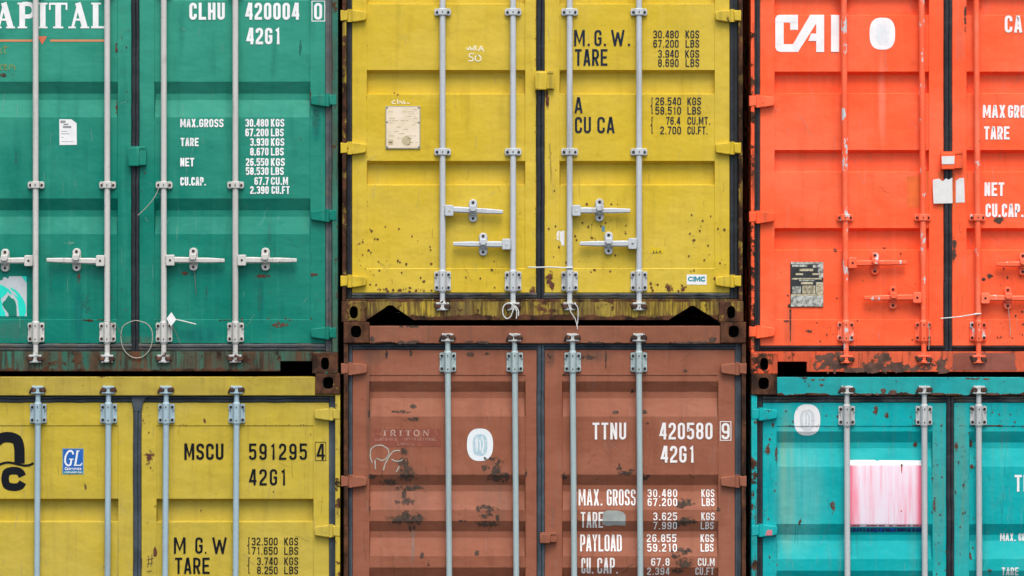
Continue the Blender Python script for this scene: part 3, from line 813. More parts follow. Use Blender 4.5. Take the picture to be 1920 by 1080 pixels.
FB = family('brown', BRN, BRN_F, door=dict(stains=((692, 760, 8, 150, (.08, .05, .035, 1), .6), (700, 668, 30, 20, (.10, .06, .042, 1), .6), (1105, 668, 50, 16, (.10, .06, .042, 1), .7), (1030, 668, 14, 30, (.07, .045, .035, 1), .7), (774, 1020, 6, 50, (.14, .10, .08, 1), .6), (760, 930, 60, 90, (.16, .08, .055, 1), .5), (925, 930, 40, 80, (.17, .085, .06, 1), .45)), fade=.5, streak=.16, rust=.86, speck=.80, streak_rust=.9, dirt=(.04, .025, .018, 1)),
            post=dict(rust=.30, streak_rust=.4), head=dict(wash=.28, rust=.72, streak_rust=.70, bands=((Z(643), .02, .24), (Z(606), .02, .15))), cast=dict(rust=.2, streak_rust=.4, speck=.6))
FR = family('red', RED, RED_F, door=dict(fade=.6, streak=.07, rust=.84, speck=.79, streak_rust=.9, bands=((Z(648), .10, .10),), chalk=1.3, stains=((1654, 180, 9, 110, (.95, .27, .17, 1), .55), (1480, 615, 14, 60, (.30, .09, .05, 1), .5), (1800, 85, 14, 40, (.55, .14, .09, 1), .4))),
            post=dict(rust=.52, streak_rust=.55), sill=dict(wash=.5, rust=.57, streak_rust=.56), cast=dict(wash=.6, rust=.46, streak_rust=.48, speck=.6))
FT = family('teal', TEA, TEA_F, door=dict(stains=((1476, 900, 20, 170, (.22, .30, .15, 1), .6), (1500, 930, 60, 130, (.12, .44, .41, 1), .6), (1800, 900, 22, 200, (.16, .20, .11, 1), .45), (1760, 900, 16, 220, (.14, .19, .11, 1), .5)), fade=.6, streak=.24, rust=.755, speck=.735, streak_rust=.80, bands=((Z(798.5), .015, .22),), dirt=(.15, .16, .09, 1)),
            post=dict(rust=.50, streak_rust=.52), head=dict(wash=.22, rust=.65, streak_rust=.66, bands=((Z(741), .025, .26), (Z(706), .02, .12))), cast=dict(rust=.3, streak_rust=.4, speck=.6))
FT['hinge_paint'] = paint('teal_hinge_rust', TEA, TEA_F, streak=.5, rust=.60, speck=.68, streak_rust=.68)
HG = hw('galvanised_green_box', srgb(212, 211, 204, K), bands=((Z(623), .09, .09), (Z(488), .06, .07))); HY = hw('galvanised_yellow_box', srgb(203, 210, 212, K), bands=((Z(527), .09, .09),)); HM = hw('galvanised_mustard_box', srgb(168, 194, 203, K), bands=((Z(765), .10, .09),))
HB = hw('galvanised_brown_box', srgb(174, 194, 193, K), bands=((Z(668), .10, .09), (Z(800), .25, .05))); HT = hw('galvanised_teal_box', srgb(198, 202, 200, K), bands=((Z(770), .10, .10),))
def chipped():
    s = NB('chipped_red_hardware')
    n = s.noise(s.vec(18, 18, 9), 1, 8, 0.7)
    c = s.mix(s.rng(s.noise(s.vec(1, 1, 1), 3, 5), .4, .7), RED, RED_F)
    c = s.mix(s.rng(n, .585, .61), c, srgb(214, 220, 218, K)); n3 = s.noise(s.vec(16, 16, 16, (5, 5, 5)), 1, 7, .7)
    c = s.mix(s.rng(n3, .66, .70), c, RUST_L)
    s.link(c, s.b.inputs['Base Color']); s.b.inputs['Roughness'].default_value = .45
    return s.m
HR = chipped()
CAMM = paint('cam_metal', srgb(200, 204, 200, K), None, streak=.7, rust=.56, speck=.62, streak_rust=.62)

# ================================================================== door weathering
def marks_g_l(bm, D):
    scratches(bm, D, 26, -60, 240, 0, 640, 301); scratches(bm, D, 12, -60, 220, 440, 640, 302, 6, 14, 60); rub(bm, D, 30, 300, 8, 40, 304, 6, .5); rub(bm, D, 130, 455, 20, 8, 305); rub(bm, D, 160, 570, 30, 60, 306, 6, .62)
    specks(bm, D, 26, 225, 245, 0, 640, .5, 1.8, 1); specks(bm, D, 14, -60, 220, 596, 604, .6, 1.8, 2)
    blotch(bm, D, 8, 141, 34, 7, .5, 3, 2, .1); blotch(bm, D, 218, 90, 5, 22, .35, 4, 1, .2); blotch(bm, D, 218, 200, 5, 30, .4, 5, 1, .2)
    blotch(bm, D, 147, 520, 8, 26, .55, 6, 1, .2)
def marks_g_r(bm, D):
    scratches(bm, D, 30, 265, 605, 0, 640, 311); scratches(bm, D, 16, 300, 600, 420, 640, 312, 6, 14, 60); rub(bm, D, 486, 560, 10, 70, 313, 6, .45); rub(bm, D, 592, 225, 18, 60, 314, 6, .45); rub(bm, D, 387, 553, 6, 40, 315, 6, .45); rub(bm, D, 345, 55, 10, 10, 317); rub(bm, D, 563, 90, 6, 40, 318, 6, .45); rub(bm, D, 505, 440, 5, 40, 319, 6, .5)
    specks(bm, D, 22, 263, 287, 0, 640, .5, 2.0, 7); specks(bm, D, 26, 440, 585, 596, 606, .6, 2.4, 8); specks(bm, D, 12, 300, 580, 250, 600, .5, 1.6, 9)
    blotch(bm, D, 582, 185, 4, 26, .3, 10, 1, .2); blotch(bm, D, 492, 518, 28, 7, .4, 11, 1, .2); blotch(bm, D, 588, 515, 16, 8, .5, 12, 1, .2)
    blotch(bm, D, 525, 610, 34, 10, .5, 13, 1, .2); blotch(bm, D, 347, 512, 12, 10, .55, 14, 1, .2)
def marks_y_l(bm, D):
    scratches(bm, D, 18, 665, 1000, 0, 545, 321, 5); scratches(bm, D, 10, 665, 1000, 300, 545, 322, 6, 10, 40)
    specks(bm, D, 70, 668, 830, 425, 546, .5, 2.6, 21); specks(bm, D, 22, 690, 800, 540, 549, 1.0, 3.6, 22, drip=.3); specks(bm, D, 16, 668, 1000, 20, 420, .5, 1.9, 23)
    specks(bm, D, 14, 840, 985, 480, 546, .5, 2.2, 24); blotch(bm, D, 999, 548, 12, 20, .4, 25, 1, .15)
    for (x, y, r) in ((697, 433, 3), (708, 448, 2.6), (748, 429, 2), (746, 489, 2.6), (680, 454, 2), (750, 544, 4.5), (727, 547, 3.5), (768, 547, 3.2), (780, 545, 3), (922, 506, 3), (739, 174, 2), (746, 177, 2), (718, 660, 2)):
        specks(bm, D, 1, x - .1, x + .1, y - .1, y + .1, r, r, int(x), drip=0)
    for i, y in enumerate(range(10, 540, 8)): specks(bm, D, 2, 1003, 1006, y, y + 8, .5, 1.4, 60 + i)
    specks(bm, D, 12, 686, 690, 10, 520, .6, 1.6, 61)
def marks_y_r(bm, D):
    scratches(bm, D, 18, 1025, 1365, 0, 545, 331, 5); scratches(bm, D, 12, 1025, 1365, 300, 545, 332, 6, 10, 40); drape(D, [poly_layer([(1029, 270), (1032, 268), (1035, 330), (1033, 352)])], 6, .0005, bm=bm)
    specks(bm, D, 46, 1076, 1175, 380, 512, .5, 2.6, 31); specks(bm, D, 50, 1285, 1362, 405, 510, .5, 2.4, 32, drip=.35); specks(bm, D, 26, 1220, 1290, 530, 548, .6, 3.2, 33)
    specks(bm, D, 26, 1100, 1360, 502, 507, .4, 1.4, 34); specks(bm, D, 20, 1024, 1050, 280, 548, .6, 2.2, 35); specks(bm, D, 14, 1050, 1340, 30, 420, .4, 1.3, 36)
    blotch(bm, D, 1026, 185, 7, 34, .3, 37, 1, .12); blotch(bm, D, 1031, 530, 16, 42, .42, 38, 1, .1); blotch(bm, D, 1253, 540, 14, 16, .4, 39, 1, .2)
    blotch(bm, D, 1280, 541, 9, 14, .35, 40, 1, .2); blotch(bm, D, 1343, 522, 10, 8, .35, 44, 1, .2)
    for (x, y, r) in ((1100, 383, 3), (1110, 446, 3), (1048, 463, 2.6), (1081, 450, 2.4), (1092, 418, 2), (1297, 403, 2), (1312, 433, 2.4), (1302, 450, 2.6), (1358, 431, 2.6), (1062, 492, 2.6), (1115, 506, 3)):
        specks(bm, D, 1, x - .1, x + .1, y - .1, y + .1, r, r, int(x) + 5, drip=0)
    drape(D, [poly_layer([(1128, 424), (1134, 423), (1134, 434), (1129, 435)])], 3, bm=bm)
def marks_m_l(bm, D):
    scratches(bm, D, 22, -40, 245, 760, 1075, 341); scratches(bm, D, 10, -40, 245, 760, 1075, 342, 6, 10, 50)
    specks(bm, D, 14, -40, 245, 770, 935, .5, 1.5, 51); specks(bm, D, 10, 0, 220, 796, 799, .5, 1.2, 52); blotch(bm, D, 160, 912, 6, 14, .45, 53, 2, .12)
def marks_m_r(bm, D):
    scratches(bm, D, 22, 270, 612, 760, 1075, 351); scratches(bm, D, 12, 270, 612, 760, 1075, 352, 6, 10, 50)
    specks(bm, D, 30, 268, 292, 760, 1075, .5, 1.9, 54); specks(bm, D, 34, 310, 590, 795.5, 799, .5, 1.6, 55); specks(bm, D, 16, 320, 610, 770, 1075, .5, 2, 56)
    blotch(bm, D, 280, 858, 22, 26, .55, 57, 1, .12); blotch(bm, D, 384, 788, 5, 11, .4, 58, 1, .1); blotch(bm, D, 291, 1036, 7, 20, .45, 59, 1, .12)
    for i, (a, b, cc, dd) in enumerate(((275, 1050, 288, 1047), (276, 1058, 287, 1055), (279, 1042, 277, 1064), (285, 1040, 283, 1062), (266, 1046, 264, 1080), (276, 1072, 284, 1070))):
        drape(D, [ribbon([(X(a), Z(b)), (X((a + cc) / 2 + .6), Z((b + dd) / 2)), (X(cc), Z(dd))], 1.3 * S)], 2, .0009 + i * .0002, bm=bm)
def marks_b_l(bm, D):
    scratches(bm, D, 30, 664, 1003, 660, 1075, 361); scratches(bm, D, 16, 664, 1003, 660, 1075, 362, 6, 10, 60); scratches(bm, D, 8, 700, 960, 820, 1000, 363, 2, 6, 26, .2)
    for i, (x, y, w_, h_, th) in enumerate(((775, 762, 14, 9, .3), (752, 772, 40, 6, .5), (770, 786, 34, 8, .52), (780, 784, 10, 8, .4), (757, 846, 14, 16, .35), (755, 866, 22, 18, .42), (762, 872, 18, 16, .4),
             (763, 893, 40, 22, .42), (729, 905, 34, 12, .3), (760, 880, 30, 16, .5), (780, 914, 24, 8, .4), (765, 916, 54, 9, .4), (757, 926, 12, 22, .4), (764, 941, 26, 16, .38), (745, 942, 18, 8, .5), (762, 974, 66, 18, .34), (784, 973, 20, 22, .38), (761, 964, 16, 14, .35), (742, 977, 16, 10, .38), (772, 990, 14, 16, .45),
             (935, 896, 44, 20, .42), (930, 884, 20, 22, .5), (946, 892, 18, 12, .3), (925, 890, 16, 12, .45), (908, 951, 32, 9, .42), (922, 956, 26, 16, .5), (910, 967, 30, 12, .4), (914, 982, 44, 12, .36), (897, 956, 8, 14, .4), (934, 970, 10, 16, .45), (866, 977, 16, 4, .4), (791, 1043, 8, 16, .4), (894, 1037, 10, 10, .4), (804, 1058, 8, 14, .5), (918, 860, 36, 10, .62), (937, 868, 20, 22, .62), (910, 878, 20, 12, .6), (697, 893, 24, 10, .5), (986, 888, 5, 14, .35), (693, 950, 4, 30, .45), (692, 775, 4, 26, .4))):
        blotch(bm, D, x, y, w_, h_, th, 70 + i, 2, .17, .8)
    blotch(bm, D, 725, 666, 5, 18, .2, 111, 2, .1, .8); blotch(bm, D, 881, 665, 14, 9, .4, 112, 2, .15); blotch(bm, D, 770, 664, 8, 14, .5, 113, 2, .15); blotch(bm, D, 914, 663, 10, 6, .5, 114, 2, .15)
    specks(bm, D, 40, 664, 1000, 660, 1078, .4, 1.6, 71, 2)
    drape(D, [poly_layer([(771, 995), (777, 995), (775.5, 1050), (773, 1050)])], 3, .0006, bm=bm)
def marks_b_r(bm, D):
    scratches(bm, D, 30, 1024, 1375, 660, 1075, 371); scratches(bm, D, 16, 1024, 1375, 660, 1075, 372, 6, 10, 60); scratches(bm, D, 8, 1080, 1340, 860, 1070, 373, 2, 6, 26, .2)
    for i, (x, y, w_, h_, th) in enumerate(((1155, 773, 14, 7, .32), (1172, 887, 30, 8, .34), (1185, 882, 12, 6, .4), (1160, 876, 16, 14, .58), (1284, 943, 40, 16, .42), (1276, 950, 20, 8, .4), (1284, 978, 46, 16, .36), (1266, 985, 20, 10, .4), (1278, 1033, 38, 14, .4), (1266, 1042, 20, 10, .45), (1284, 1056, 32, 22, .4), (1270, 1070, 24, 14, .4), (1210, 894, 18, 14, .4), (1186, 733, 8, 10, .4), (1208, 772, 12, 8, .4), (1215, 793, 8, 5, .5), (1058, 893, 12, 12, .4), (1347, 955, 8, 10, .45), (1285, 695, 10, 6, .45), (1105, 670, 44, 8, .5), (1030, 668, 14, 24, .55), (1058, 703, 6, 6, .4))):
        blotch(bm, D, x, y, w_, h_, th, 120 + i, 2, .17, .8)
    blotch(bm, D, 1136, 676, 4, 34, .4, 150, 2, .1, .7); specks(bm, D, 34, 1026, 1370, 660, 1078, .4, 1.5, 151, 2)
    for i, (a, b, cc, dd) in enumerate(((1031, 955, 1040, 951), (1033, 965, 1040, 968), (1034, 975, 1041, 972), (1032, 984, 1040, 990), (1036, 950, 1035, 985))):
        drape(D, [ribbon([(X(a), Z(b)), (X((a + cc) / 2 + 1), Z((b + dd) / 2 + 1)), (X(cc), Z(dd))], 1.1 * S)], 3, .0008 + i * .0002, bm=bm)
def marks_r_l(bm, D):
    scratches(bm, D, 34, 1428, 1765, 5, 640, 381); scratches(bm, D, 14, 1428, 1765, 300, 640, 382, 6, 10, 50); drape(D, [ribbon([(X(1497), Z(212)), (X(1508), Z(228)), (X(1521), Z(255))], 1.3 * S)], 5, .0010, bm=bm)
    specks(bm, D, 26, 1455, 1760, 470, 640, .4, 2, 161, 2); specks(bm, D, 14, 1430, 1760, 100, 470, .4, 1.4, 162, 2); specks(bm, D, 22, 1480, 1640, 600, 640, .5, 2.4, 163, 2)
    blotch(bm, D, 1481, 574, 8, 10, .3, 164, 2, .15); drape(D, [poly_layer([(1480, 580), (1484, 580), (1483, 640), (1481, 640)])], 1, .0006, bm=bm)
    blotch(bm, D, 1567, 469, 8, 7, .35, 165, 2, .15); blotch(bm, D, 1661, 465, 12, 5, .45, 166, 2, .15); blotch(bm, D, 1475, 602, 12, 5, .45, 167, 2, .15); blotch(bm, D, 1517, 621, 14, 8, .45, 168, 2, .15)
    drape(D, [poly_layer([(1701, 331), (1725, 331), (1724, 389), (1702, 388)]), poly_layer([(1737, 319), (1766, 320), (1767, 396), (1740, 394)])], 3, .0006, bm=bm)
    drape(D, [poly_layer([(1650, 97), (1658, 97), (1657.5, 262), (1652, 255)])], 3 + 1 if False else 3, .0005, bm=bm) if False else None
def marks_r_r(bm, D):
    scratches(bm, D, 26, 1788, 1925, 5, 640, 391); scratches(bm, D, 10, 1788, 1925, 300, 640, 392, 6, 10, 50)
    blotch(bm, D, 1873, 413, 18, 12, .28, 171, 2, .12); blotch(bm, D, 1789, 456, 8, 22, .35, 172, 2, .12); blotch(bm, D, 1789, 478, 8, 26, .4, 173, 2, .12)
    specks(bm, D, 40, 1870, 1925, 500, 640, .5, 2.6, 174, 2, .4); blotch(bm, D, 1853, 518, 18, 9, .38, 175, 2, .15); specks(bm, D, 14, 1788, 1850, 90, 620, .4, 1.8, 176, 2); blotch(bm, D, 1845, 524, 8, 8, .4, 177, 2, .15)
    blotch(bm, D, 1810, 30, 5, 60, .5, 178, 2, .1); specks(bm, D, 16, 1790, 1910, 630, 647, .6, 2.4, 179, 2)
    drape(D, [poly_layer([(1786, 325), (1816, 325), (1814, 392), (1787, 396)])], 3, .0006, bm=bm)
def marks_t_l(bm, D):
    scratches(bm, D, 30, 1434, 1770, 760, 1075, 401); scratches(bm, D, 16, 1434, 1770, 760, 1075, 402, 6, 14, 60)
    specks(bm, D, 46, 1432, 1458, 760, 1078, .5, 2.6, 181, drip=.4); specks(bm, D, 60, 1458, 1775, 758, 800, .5, 2.4, 182, drip=.3); specks(bm, D, 40, 1748, 1774, 800, 1078, .5, 2.4, 183, drip=.35)
    blotch(bm, D, 1456, 852, 6, 30, .4, 184, 1, .15); blotch(bm, D, 1440, 842, 8, 20, .4, 185, 1, .15); blotch(bm, D, 1662, 779, 9, 11, .35, 186, 1, .15); blotch(bm, D, 1561, 950, 10, 24, .45, 187, 1, .15); blotch(bm, D, 1717, 833, 8, 10, .35, 188, 1, .15); blotch(bm, D, 1500, 980, 7, 16, .45, 189, 1, .15); blotch(bm, D, 1752, 950, 6, 26, .45, 190, 1, .15); blotch(bm, D, 1641, 770, 10, 22, .5, 191, 1, .15)
    specks(bm, D, 26, 1458, 1590, 797, 801, .5, 1.6, 192)
def marks_t_r(bm, D):
    scratches(bm, D, 24, 1792, 1925, 760, 1075, 411); scratches(bm, D, 12, 1792, 1925, 760, 1075, 412, 6, 14, 60)
    specks(bm, D, 60, 1790, 1817, 760, 1078, .5, 2.6, 201, drip=.4); specks(bm, D, 26, 1845, 1920, 758, 800, .5, 2.0, 202); blotch(bm, D, 1793, 838, 7, 16, .3, 203, 1, .15); blotch(bm, D, 1822, 832, 9, 12, .35, 204, 1, .15); blotch(bm, D, 1822, 875, 8, 10, .35, 205, 1, .15); blotch(bm, D, 1820, 1044, 5, 20, .4, 206, 1, .15); blotch(bm, D, 1856, 1070, 8, 14, .4, 207, 1, .15); specks(bm, D, 22, 1818, 1850, 800, 1078, .5, 2, 208)
    specks(bm, D, 20, 1820, 1920, 797, 801, .5, 1.6, 209)

# ================================================================== the six containers
def corr_list(starts, a, b, cc): return [(y, y + a, y + b, y + cc) for y in starts]
def ends(c):     # brackets, cams and rails of the end that lies outside the picture
    return c
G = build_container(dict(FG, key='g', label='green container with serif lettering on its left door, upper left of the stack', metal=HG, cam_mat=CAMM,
    x0=-118, x1=634, top=-99, bot=700, cw=48, post=11, pin=0, hpad=6, head_bot=-58, door_top=-45, door_bot=644, sill_top=659, notch='box',
    dl=-94, dr=610, seam=(246.5, 261), pl=(-66, 221), pr=(289, 582), panel=(-70, 600), corr=corr_list((-66, 153, 372), 22, 34, 67), depth=.037,
    rods=(68, 202, 308, 442), bracket=(-25, 623), cam=(-70, 670), guides=(347,), hinges=(-28, 188, 404, 624), block=(241, 275, 277, 312),
    handles=((0, 489, -37, 10, 488, 1), (1, 489, 89, 144, 487, -1.5), (2, 488, 422, 363, 486, 1), (3, 488, 557, 498, 486, .5)),
    gasket_side=RUB_GREY, gasket_bot=RUB_GREY, marks_l=marks_g_l, marks_r=marks_g_r))
Y = build_container(dict(FY, key='y', label='bright yellow container with cream data plate, upper middle of the stack', metal=HY, cam_mat=CAMM,
    x0=641, x1=1393, top=-290, bot=604, cw=46, post=9, pin=1, hpad=6, head_bot=-249, door_top=-235, door_bot=549, sill_top=561, notch='peak',
    dl=660, dr=1368, seam=(1005.5, 1021), pl=(687.5, 985), pr=(1049, 1340.5), panel=(-198, 504), corr=corr_list((-38-171, -38, 131, 301.5), 6, 43.5, 46)[1:], depth=.048,
    rods=(830, 962, 1068, 1198), bracket=(-216, 527), cam=(-262, 572), guides=(-100, 23, 285), hinges=(-220, 30, 278, 527), block=(1003, 1039, 136, 169),
    handles=((0, 395, 943, 887, 395, 3.5), (1, 458, 850, 906, 458, -.5), (2, 395, 1181, 1124, 394, .5), (3, 457, 1087, 1141, 456, 0)),
    gasket_bot=RUB_DIRT, marks_l=marks_y_l, marks_r=marks_y_r, alt=plain('blue_paint_fleck', srgb(110, 165, 185, K), .6)))
R = build_container(dict(FR, key='r', label='orange red container with red painted lock rods, upper right of the stack', metal=HR, cam_mat=HR,
    x0=1407, x1=2159, top=-98, bot=701, cw=50, post=7, pin=0, hpad=6, head_bot=-58, door_top=-45, door_bot=648.5, sill_top=659, notch='box', box_in=True,
    dl=1425, dr=2136, seam=(1769.5, 1785), pl=(1452, 1742), pr=(1812, 2108), panel=(-60, 600), corr=corr_list((-13, 134, 281, 427.5), 5.5, 39.5, 42), depth=.048,
    rods=(1583.5, 1729, 1831.5, 1976), bracket=(-22, 621), cam=(-70, 671), guides=(408,), hinges=(-27, 190, 407, 622), block=(1763, 1805, 287, 318),
    handles=((0, 493, 1698, 1640, 494, -1), (1, 558, 1619, 1674, 558, 1), (2, 559, 1950, 1889, 559, 1), (3, 495, 1866, 1917, 495, 1)),
    sill_marks=((1560, 684, 80, 34, .34), (1545, 671, 60, 24, .42), (1650, 688, 120, 26, .32), (1655, 672, 40, 26, .42), (1630, 690, 60, 16, .3), (1740, 688, 70, 22, .45), (1765, 684, 40, 34, .4), (1700, 692, 90, 12, .4), (1600, 694, 60, 10, .35), (1575, 668, 30, 20, .42)),
    gasket_bot=RUBBER, lean=(.0065, 315), marks_l=marks_r_l, marks_r=marks_r_r, alt=plain('orange_patch', srgb(255, 118, 48, K), .6)))
M = build_container(dict(FM, key='m', label='mustard yellow container with black serif logo, lower left of the stack', metal=HM, cam_mat=HM,
    x0=-114, x1=638, top=700, bot=1500, cw=46, post=9, pin=0, hpad=6, head_bot=741.5, door_top=755, door_bot=1446, sill_top=1460, notch='box',
    dl=-93, dr=617, seam=(250, 265), pl=(-64, 222), pr=(293, 588), panel=(797.5, 1404), corr=corr_list((935, 1106, 1277), 5.5, 42, 44.5), depth=.048,
    rods=(71.5, 203.5, 311.5, 443.5), bracket=(775, 1428), cam=(733, 1472), guides=(1150,), hinges=(776, 995, 1213, 1430),
    handles=((0, 1310, -37, 10, 1310, 1), (1, 1310, 89, 144, 1310, 1), (2, 1310, 422, 363, 1310, 1), (3, 1310, 557, 498, 1310, 1)),
    gasket_side=RUB_BLUE, gasket_mid=RUB_BLUE, gasket_bot=RUB_BLUE, gasket_top=RUB_BLUE, lean=(-.006, 900), marks_l=marks_m_l, marks_r=marks_m_r))
B = build_container(dict(FB, key='b', label='brown container with dark scrapes on its doors, lower middle of the stack', metal=HB, cam_mat=CAMM,
    x0=645, x1=1398, top=604, bot=1500, cw=48, post=8, pin=0, hpad=7, head_bot=644, door_top=656, door_bot=1446, sill_top=1460, notch='none',
    dl=661, dr=1378, seam=(1006.5, 1021), pl=(692, 985.5), pr=(1053.5, 1347), panel=(703, 1412), corr=corr_list((715, 890, 977, 1064, 1151, 1238, 1325), 20, 32, 66), depth=.036,
    rods=(841, 966.5, 1075, 1199), bracket=(679, 1428), cam=(635, 1472), guides=(1150,), hinges=(691, 902, 1130, 1430), block=(1012, 1044, 1000, 1018),
    handles=((0, 1310, 943, 887, 1310, 1), (1, 1375, 850, 906, 1375, 1), (2, 1310, 1181, 1124, 1310, 1), (3, 1375, 1087, 1141, 1375, 1)),
    gasket_side=RUB_BLUE, gasket_mid=RUB_BLUE, gasket_bot=RUB_BLUE, gasket_top=RUB_BLUE, head_marks=((770, 641, 44, 9, .4), (752, 642, 14, 8, .3), (835, 641, 30, 7, .4), (905, 642, 30, 6, .4), (1290, 642, 80, 6, .42), (1335, 634, 24, 18, .4), (700, 637, 12, 14, .4), (1120, 642, 50, 5, .42), (1200, 642, 40, 5, .4), (765, 612, 60, 4, .4), (880, 641, 20, 5, .4)), lean=(.007, 860), marks_l=marks_b_l, marks_r=marks_b_r, alt=plain('pale_chalk_dust', srgb(150, 112, 96, K), .8)))
T = build_container(dict(FT, key='t', label='teal container with faded pink sticker, lower right of the stack', metal=HT, cam_mat=CAMM,
    x0=1408, x1=2160, top=701, bot=1500, cw=48, post=11, pin=0, hpad=6, head_bot=741.5, door_top=755, door_bot=1446, sill_top=1460, notch='box',
    dl=1430, dr=2138, seam=(1774.5, 1788.5), pl=(1456, 1748.5), pr=(1817, 2110), panel=(798.5, 1404), corr=corr_list((809, 982.5, 1070, 1157, 1244, 1331), 21, 32, 66), depth=.036,
    rods=(1587.5, 1732.5, 1834.5, 1978), bracket=(779, 1428), cam=(733, 1472), guides=(1150,), hinges=(776, 994, 1212, 1430),
    handles=((0, 1310, 1698, 1640, 1310, 1), (1, 1375, 1619, 1674, 1375, 1), (2, 1310, 1950, 1889, 1310, 1), (3, 1375, 1866, 1917, 1375, 1)),
    head_mark=RUST_BROWN, head_marks=((1656, 733, 14, 10, .35), (1674, 735, 26, 10, .32), (1640, 738, 60, 6, .4), (1750, 738, 90, 5, .4), (1850, 738, 60, 6, .4), (1680, 714, 6, 6, .3), (1530, 712, 40, 6, .5), (1830, 710, 60, 5, .5), (1600, 739, 40, 5, .4), (1540, 722, 14, 6, .5)), lean=(.003, 900), marks_l=marks_t_l, marks_r=marks_t_r, gasket_top=RUB_DIRT))

# ================================================================== writing
def lettermat(name, col, under, thr=.66): return plain(name, col, .6, .05, 12, spec=.12, worn=under, worn_thr=thr)
WG = lettermat('white_letters_green', srgb(244, 246, 244, .92), GREEN, .72)
WB = lettermat('white_letters_brown', srgb(238, 236, 232, .92), BRN, .78)
WR = lettermat('white_letters_red', srgb(246, 244, 242, .95), RED, .74)
WT = lettermat('white_letters_teal', srgb(238, 240, 238, .92), TEA, .70)
NY = lettermat('navy_letters_yellow', (0.016, 0.024, 0.04, 1), YEL, .70)
NM = lettermat('black_letters_mustard', (0.006, 0.008, 0.011, 1), MST, .72)
WHITE = plain('white_sticker', srgb(238, 240, 238, .9), .5, .04, 20)
INK = plain('grey_print', (0.26, 0.28, 0.29, 1), .6, .1)

def frame_box(D, dobj, x0, x1, y0, y1, mat, t=1.5):
    p = [(X(x0), Z(y1)), (X(x1), Z(y1)), (X(x1), Z(y0)), (X(x0), Z(y0))]
    decal('digit_frame', D, dobj, [ribbon(p, t * S, True)], mat)

# ---- green: serif lettering
def serif(ch, x0, x1, yt, yb, k=1.0):
    """thick and thin strokes with serifs (photograph px), returns layers"""
    w_ = x1 - x0; h = yb - yt; th, tn, sv = 10.5 * k, 4 * k, 3.2 * k
    def ln(a, b, t): return ribbon([(X(x0 + a[0] * w_), Z(yb - a[1] * h)), (X(x0 + b[0] * w_), Z(yb - b[1] * h))], t * S)
    def pth(pts, t, cl=False): return ribbon(rpath([(X(x0 + p[0] * w_), Z(yb - p[1] * h)) + ((p[2] * h * S,) if len(p) > 2 else ()) for p in pts], cl), t * S, cl)
    a = th / 2 / w_; sh = sv / 2 / h
    if ch == 'A': return [ln((.20, .02), (.50, .98), tn * 1.25) + [], ln((.46, 1.0), (.80, .02), th), ln((.27, .34), (.68, .34), tn), ln((0, sh), (.36, sh), sv) + ln((.58, sh), (1, sh), sv)]
    if ch == 'I': return [ln((.5, 0), (.5, 1), th), ln((0, sh), (1, sh), sv) + ln((0, 1 - sh), (1, 1 - sh), sv)]
    if ch == 'T': return [ln((.5, 0), (.5, 1), th), ln((0, 1 - tn / 2 / h), (1, 1 - tn / 2 / h), tn) + ln((.22, sh), (.78, sh), sv), ln((.04, 1), (.04, .72), sv) + ln((.96, 1), (.96, .72), sv)]
    if ch == 'L': return [ln((.25, 0), (.25, 1), th), ln((0, 1 - sh), (.55, 1 - sh), sv) + ln((0, tn / 2 / h), (1, tn / 2 / h), tn), ln((.96, 0), (.96, .3), sv)]
    if ch == 'P': return [ln((.25, 0), (.25, 1), th), pth([(.25, .95), (.9, .95, .25), (.9, .46, .25), (.25, .46)], th * .75), ln((0, sh), (.52, sh), sv) + ln((0, 1 - sh), (.3, 1 - sh), sv)]
    if ch == 'C': return [pth([(.95, .72), (.92, .94, .2), (.12, .94, .35), (.12, .06, .35), (.95, .06, .2), (.98, .22)], th * .8)]
    if ch == 'R': return serif('P', x0, x0 + w_ * .85, yt, yb, k) + [ln((.5, .46), (.92, 0), th * .9)]
    if ch == 'O': return [pth([(.12, .06, .4), (.88, .06, .4), (.88, .94, .4), (.12, .94, .4)], th * .8, True)]
    if ch == 'N': return [ln((.16, 0), (.16, 1), tn), ln((.14, 1), (.86, 0), th * .85), ln((.84, 0), (.84, 1), tn), ln((0, sh), (.34, sh), sv) + ln((0, 1 - sh), (.3, 1 - sh), sv) + ln((.66, 1 - sh), (1, 1 - sh), sv)]
    return []
g_, DLg, DRg, dlg, drg, rg = G
for ch, a, b in (('C', -52, -14), ('A', -11, 28), ('P', 33, 67), ('I', 71, 89), ('T', 92, 126), ('A', 128, 167), ('L', 171, 204)):
    decal('serif_letter', DLg, dlg, serif(ch, a, b, 5, 53), WG)
OR = plain('orange_line', srgb(226, 150, 100, K), .6, .05)
decal('orange_rule', DLg, dlg, [poly_layer([(-52, 78), (62, 78), (62, 74), (-52, 74)])[0:1] + poly_layer([(94, 78), (198, 78), (198, 74), (94, 74)])], OR)
decal('orange_triangle', DLg, dlg, [poly_layer([(79, 83.5), (88, 68), (70, 68)])], plain('orange_mark', srgb(232, 120, 84, K), .6, .05))
CHY = plain('ochre_chalk', srgb(150, 165, 90, K), .9, .1, 30)
def scribble(name, D, dobj, strokes, t, mat):
    lay = []
    for st in strokes:
        pts = [(X(a), Z(b), 3 * S) for a, b in st]
        lay.append(ribbon(rpath(pts, False), t * S))
    return decal(name, D, dobj, lay, mat, step=.00015)
scribble('chalk_writing', DLg, dlg, [[(-10, 92), (-4, 90), (-8, 97), (-3, 98)], [(4, 91), (0, 93), (0, 99), (5, 100)], [(9, 84), (8, 98), (12, 100)], [(5, 89), (16, 88)],
    [(-14, 126), (-8, 122), (-12, 131)], [(6, 121), (1, 122), (-1, 129), (5, 131)], [(7, 127), (13, 124), (10, 119), (7, 124), (9, 131), (14, 130)], [(17, 131), (19, 120), (22, 121), (23, 127), (27, 122), (28, 132)]], 1.5, CHY)
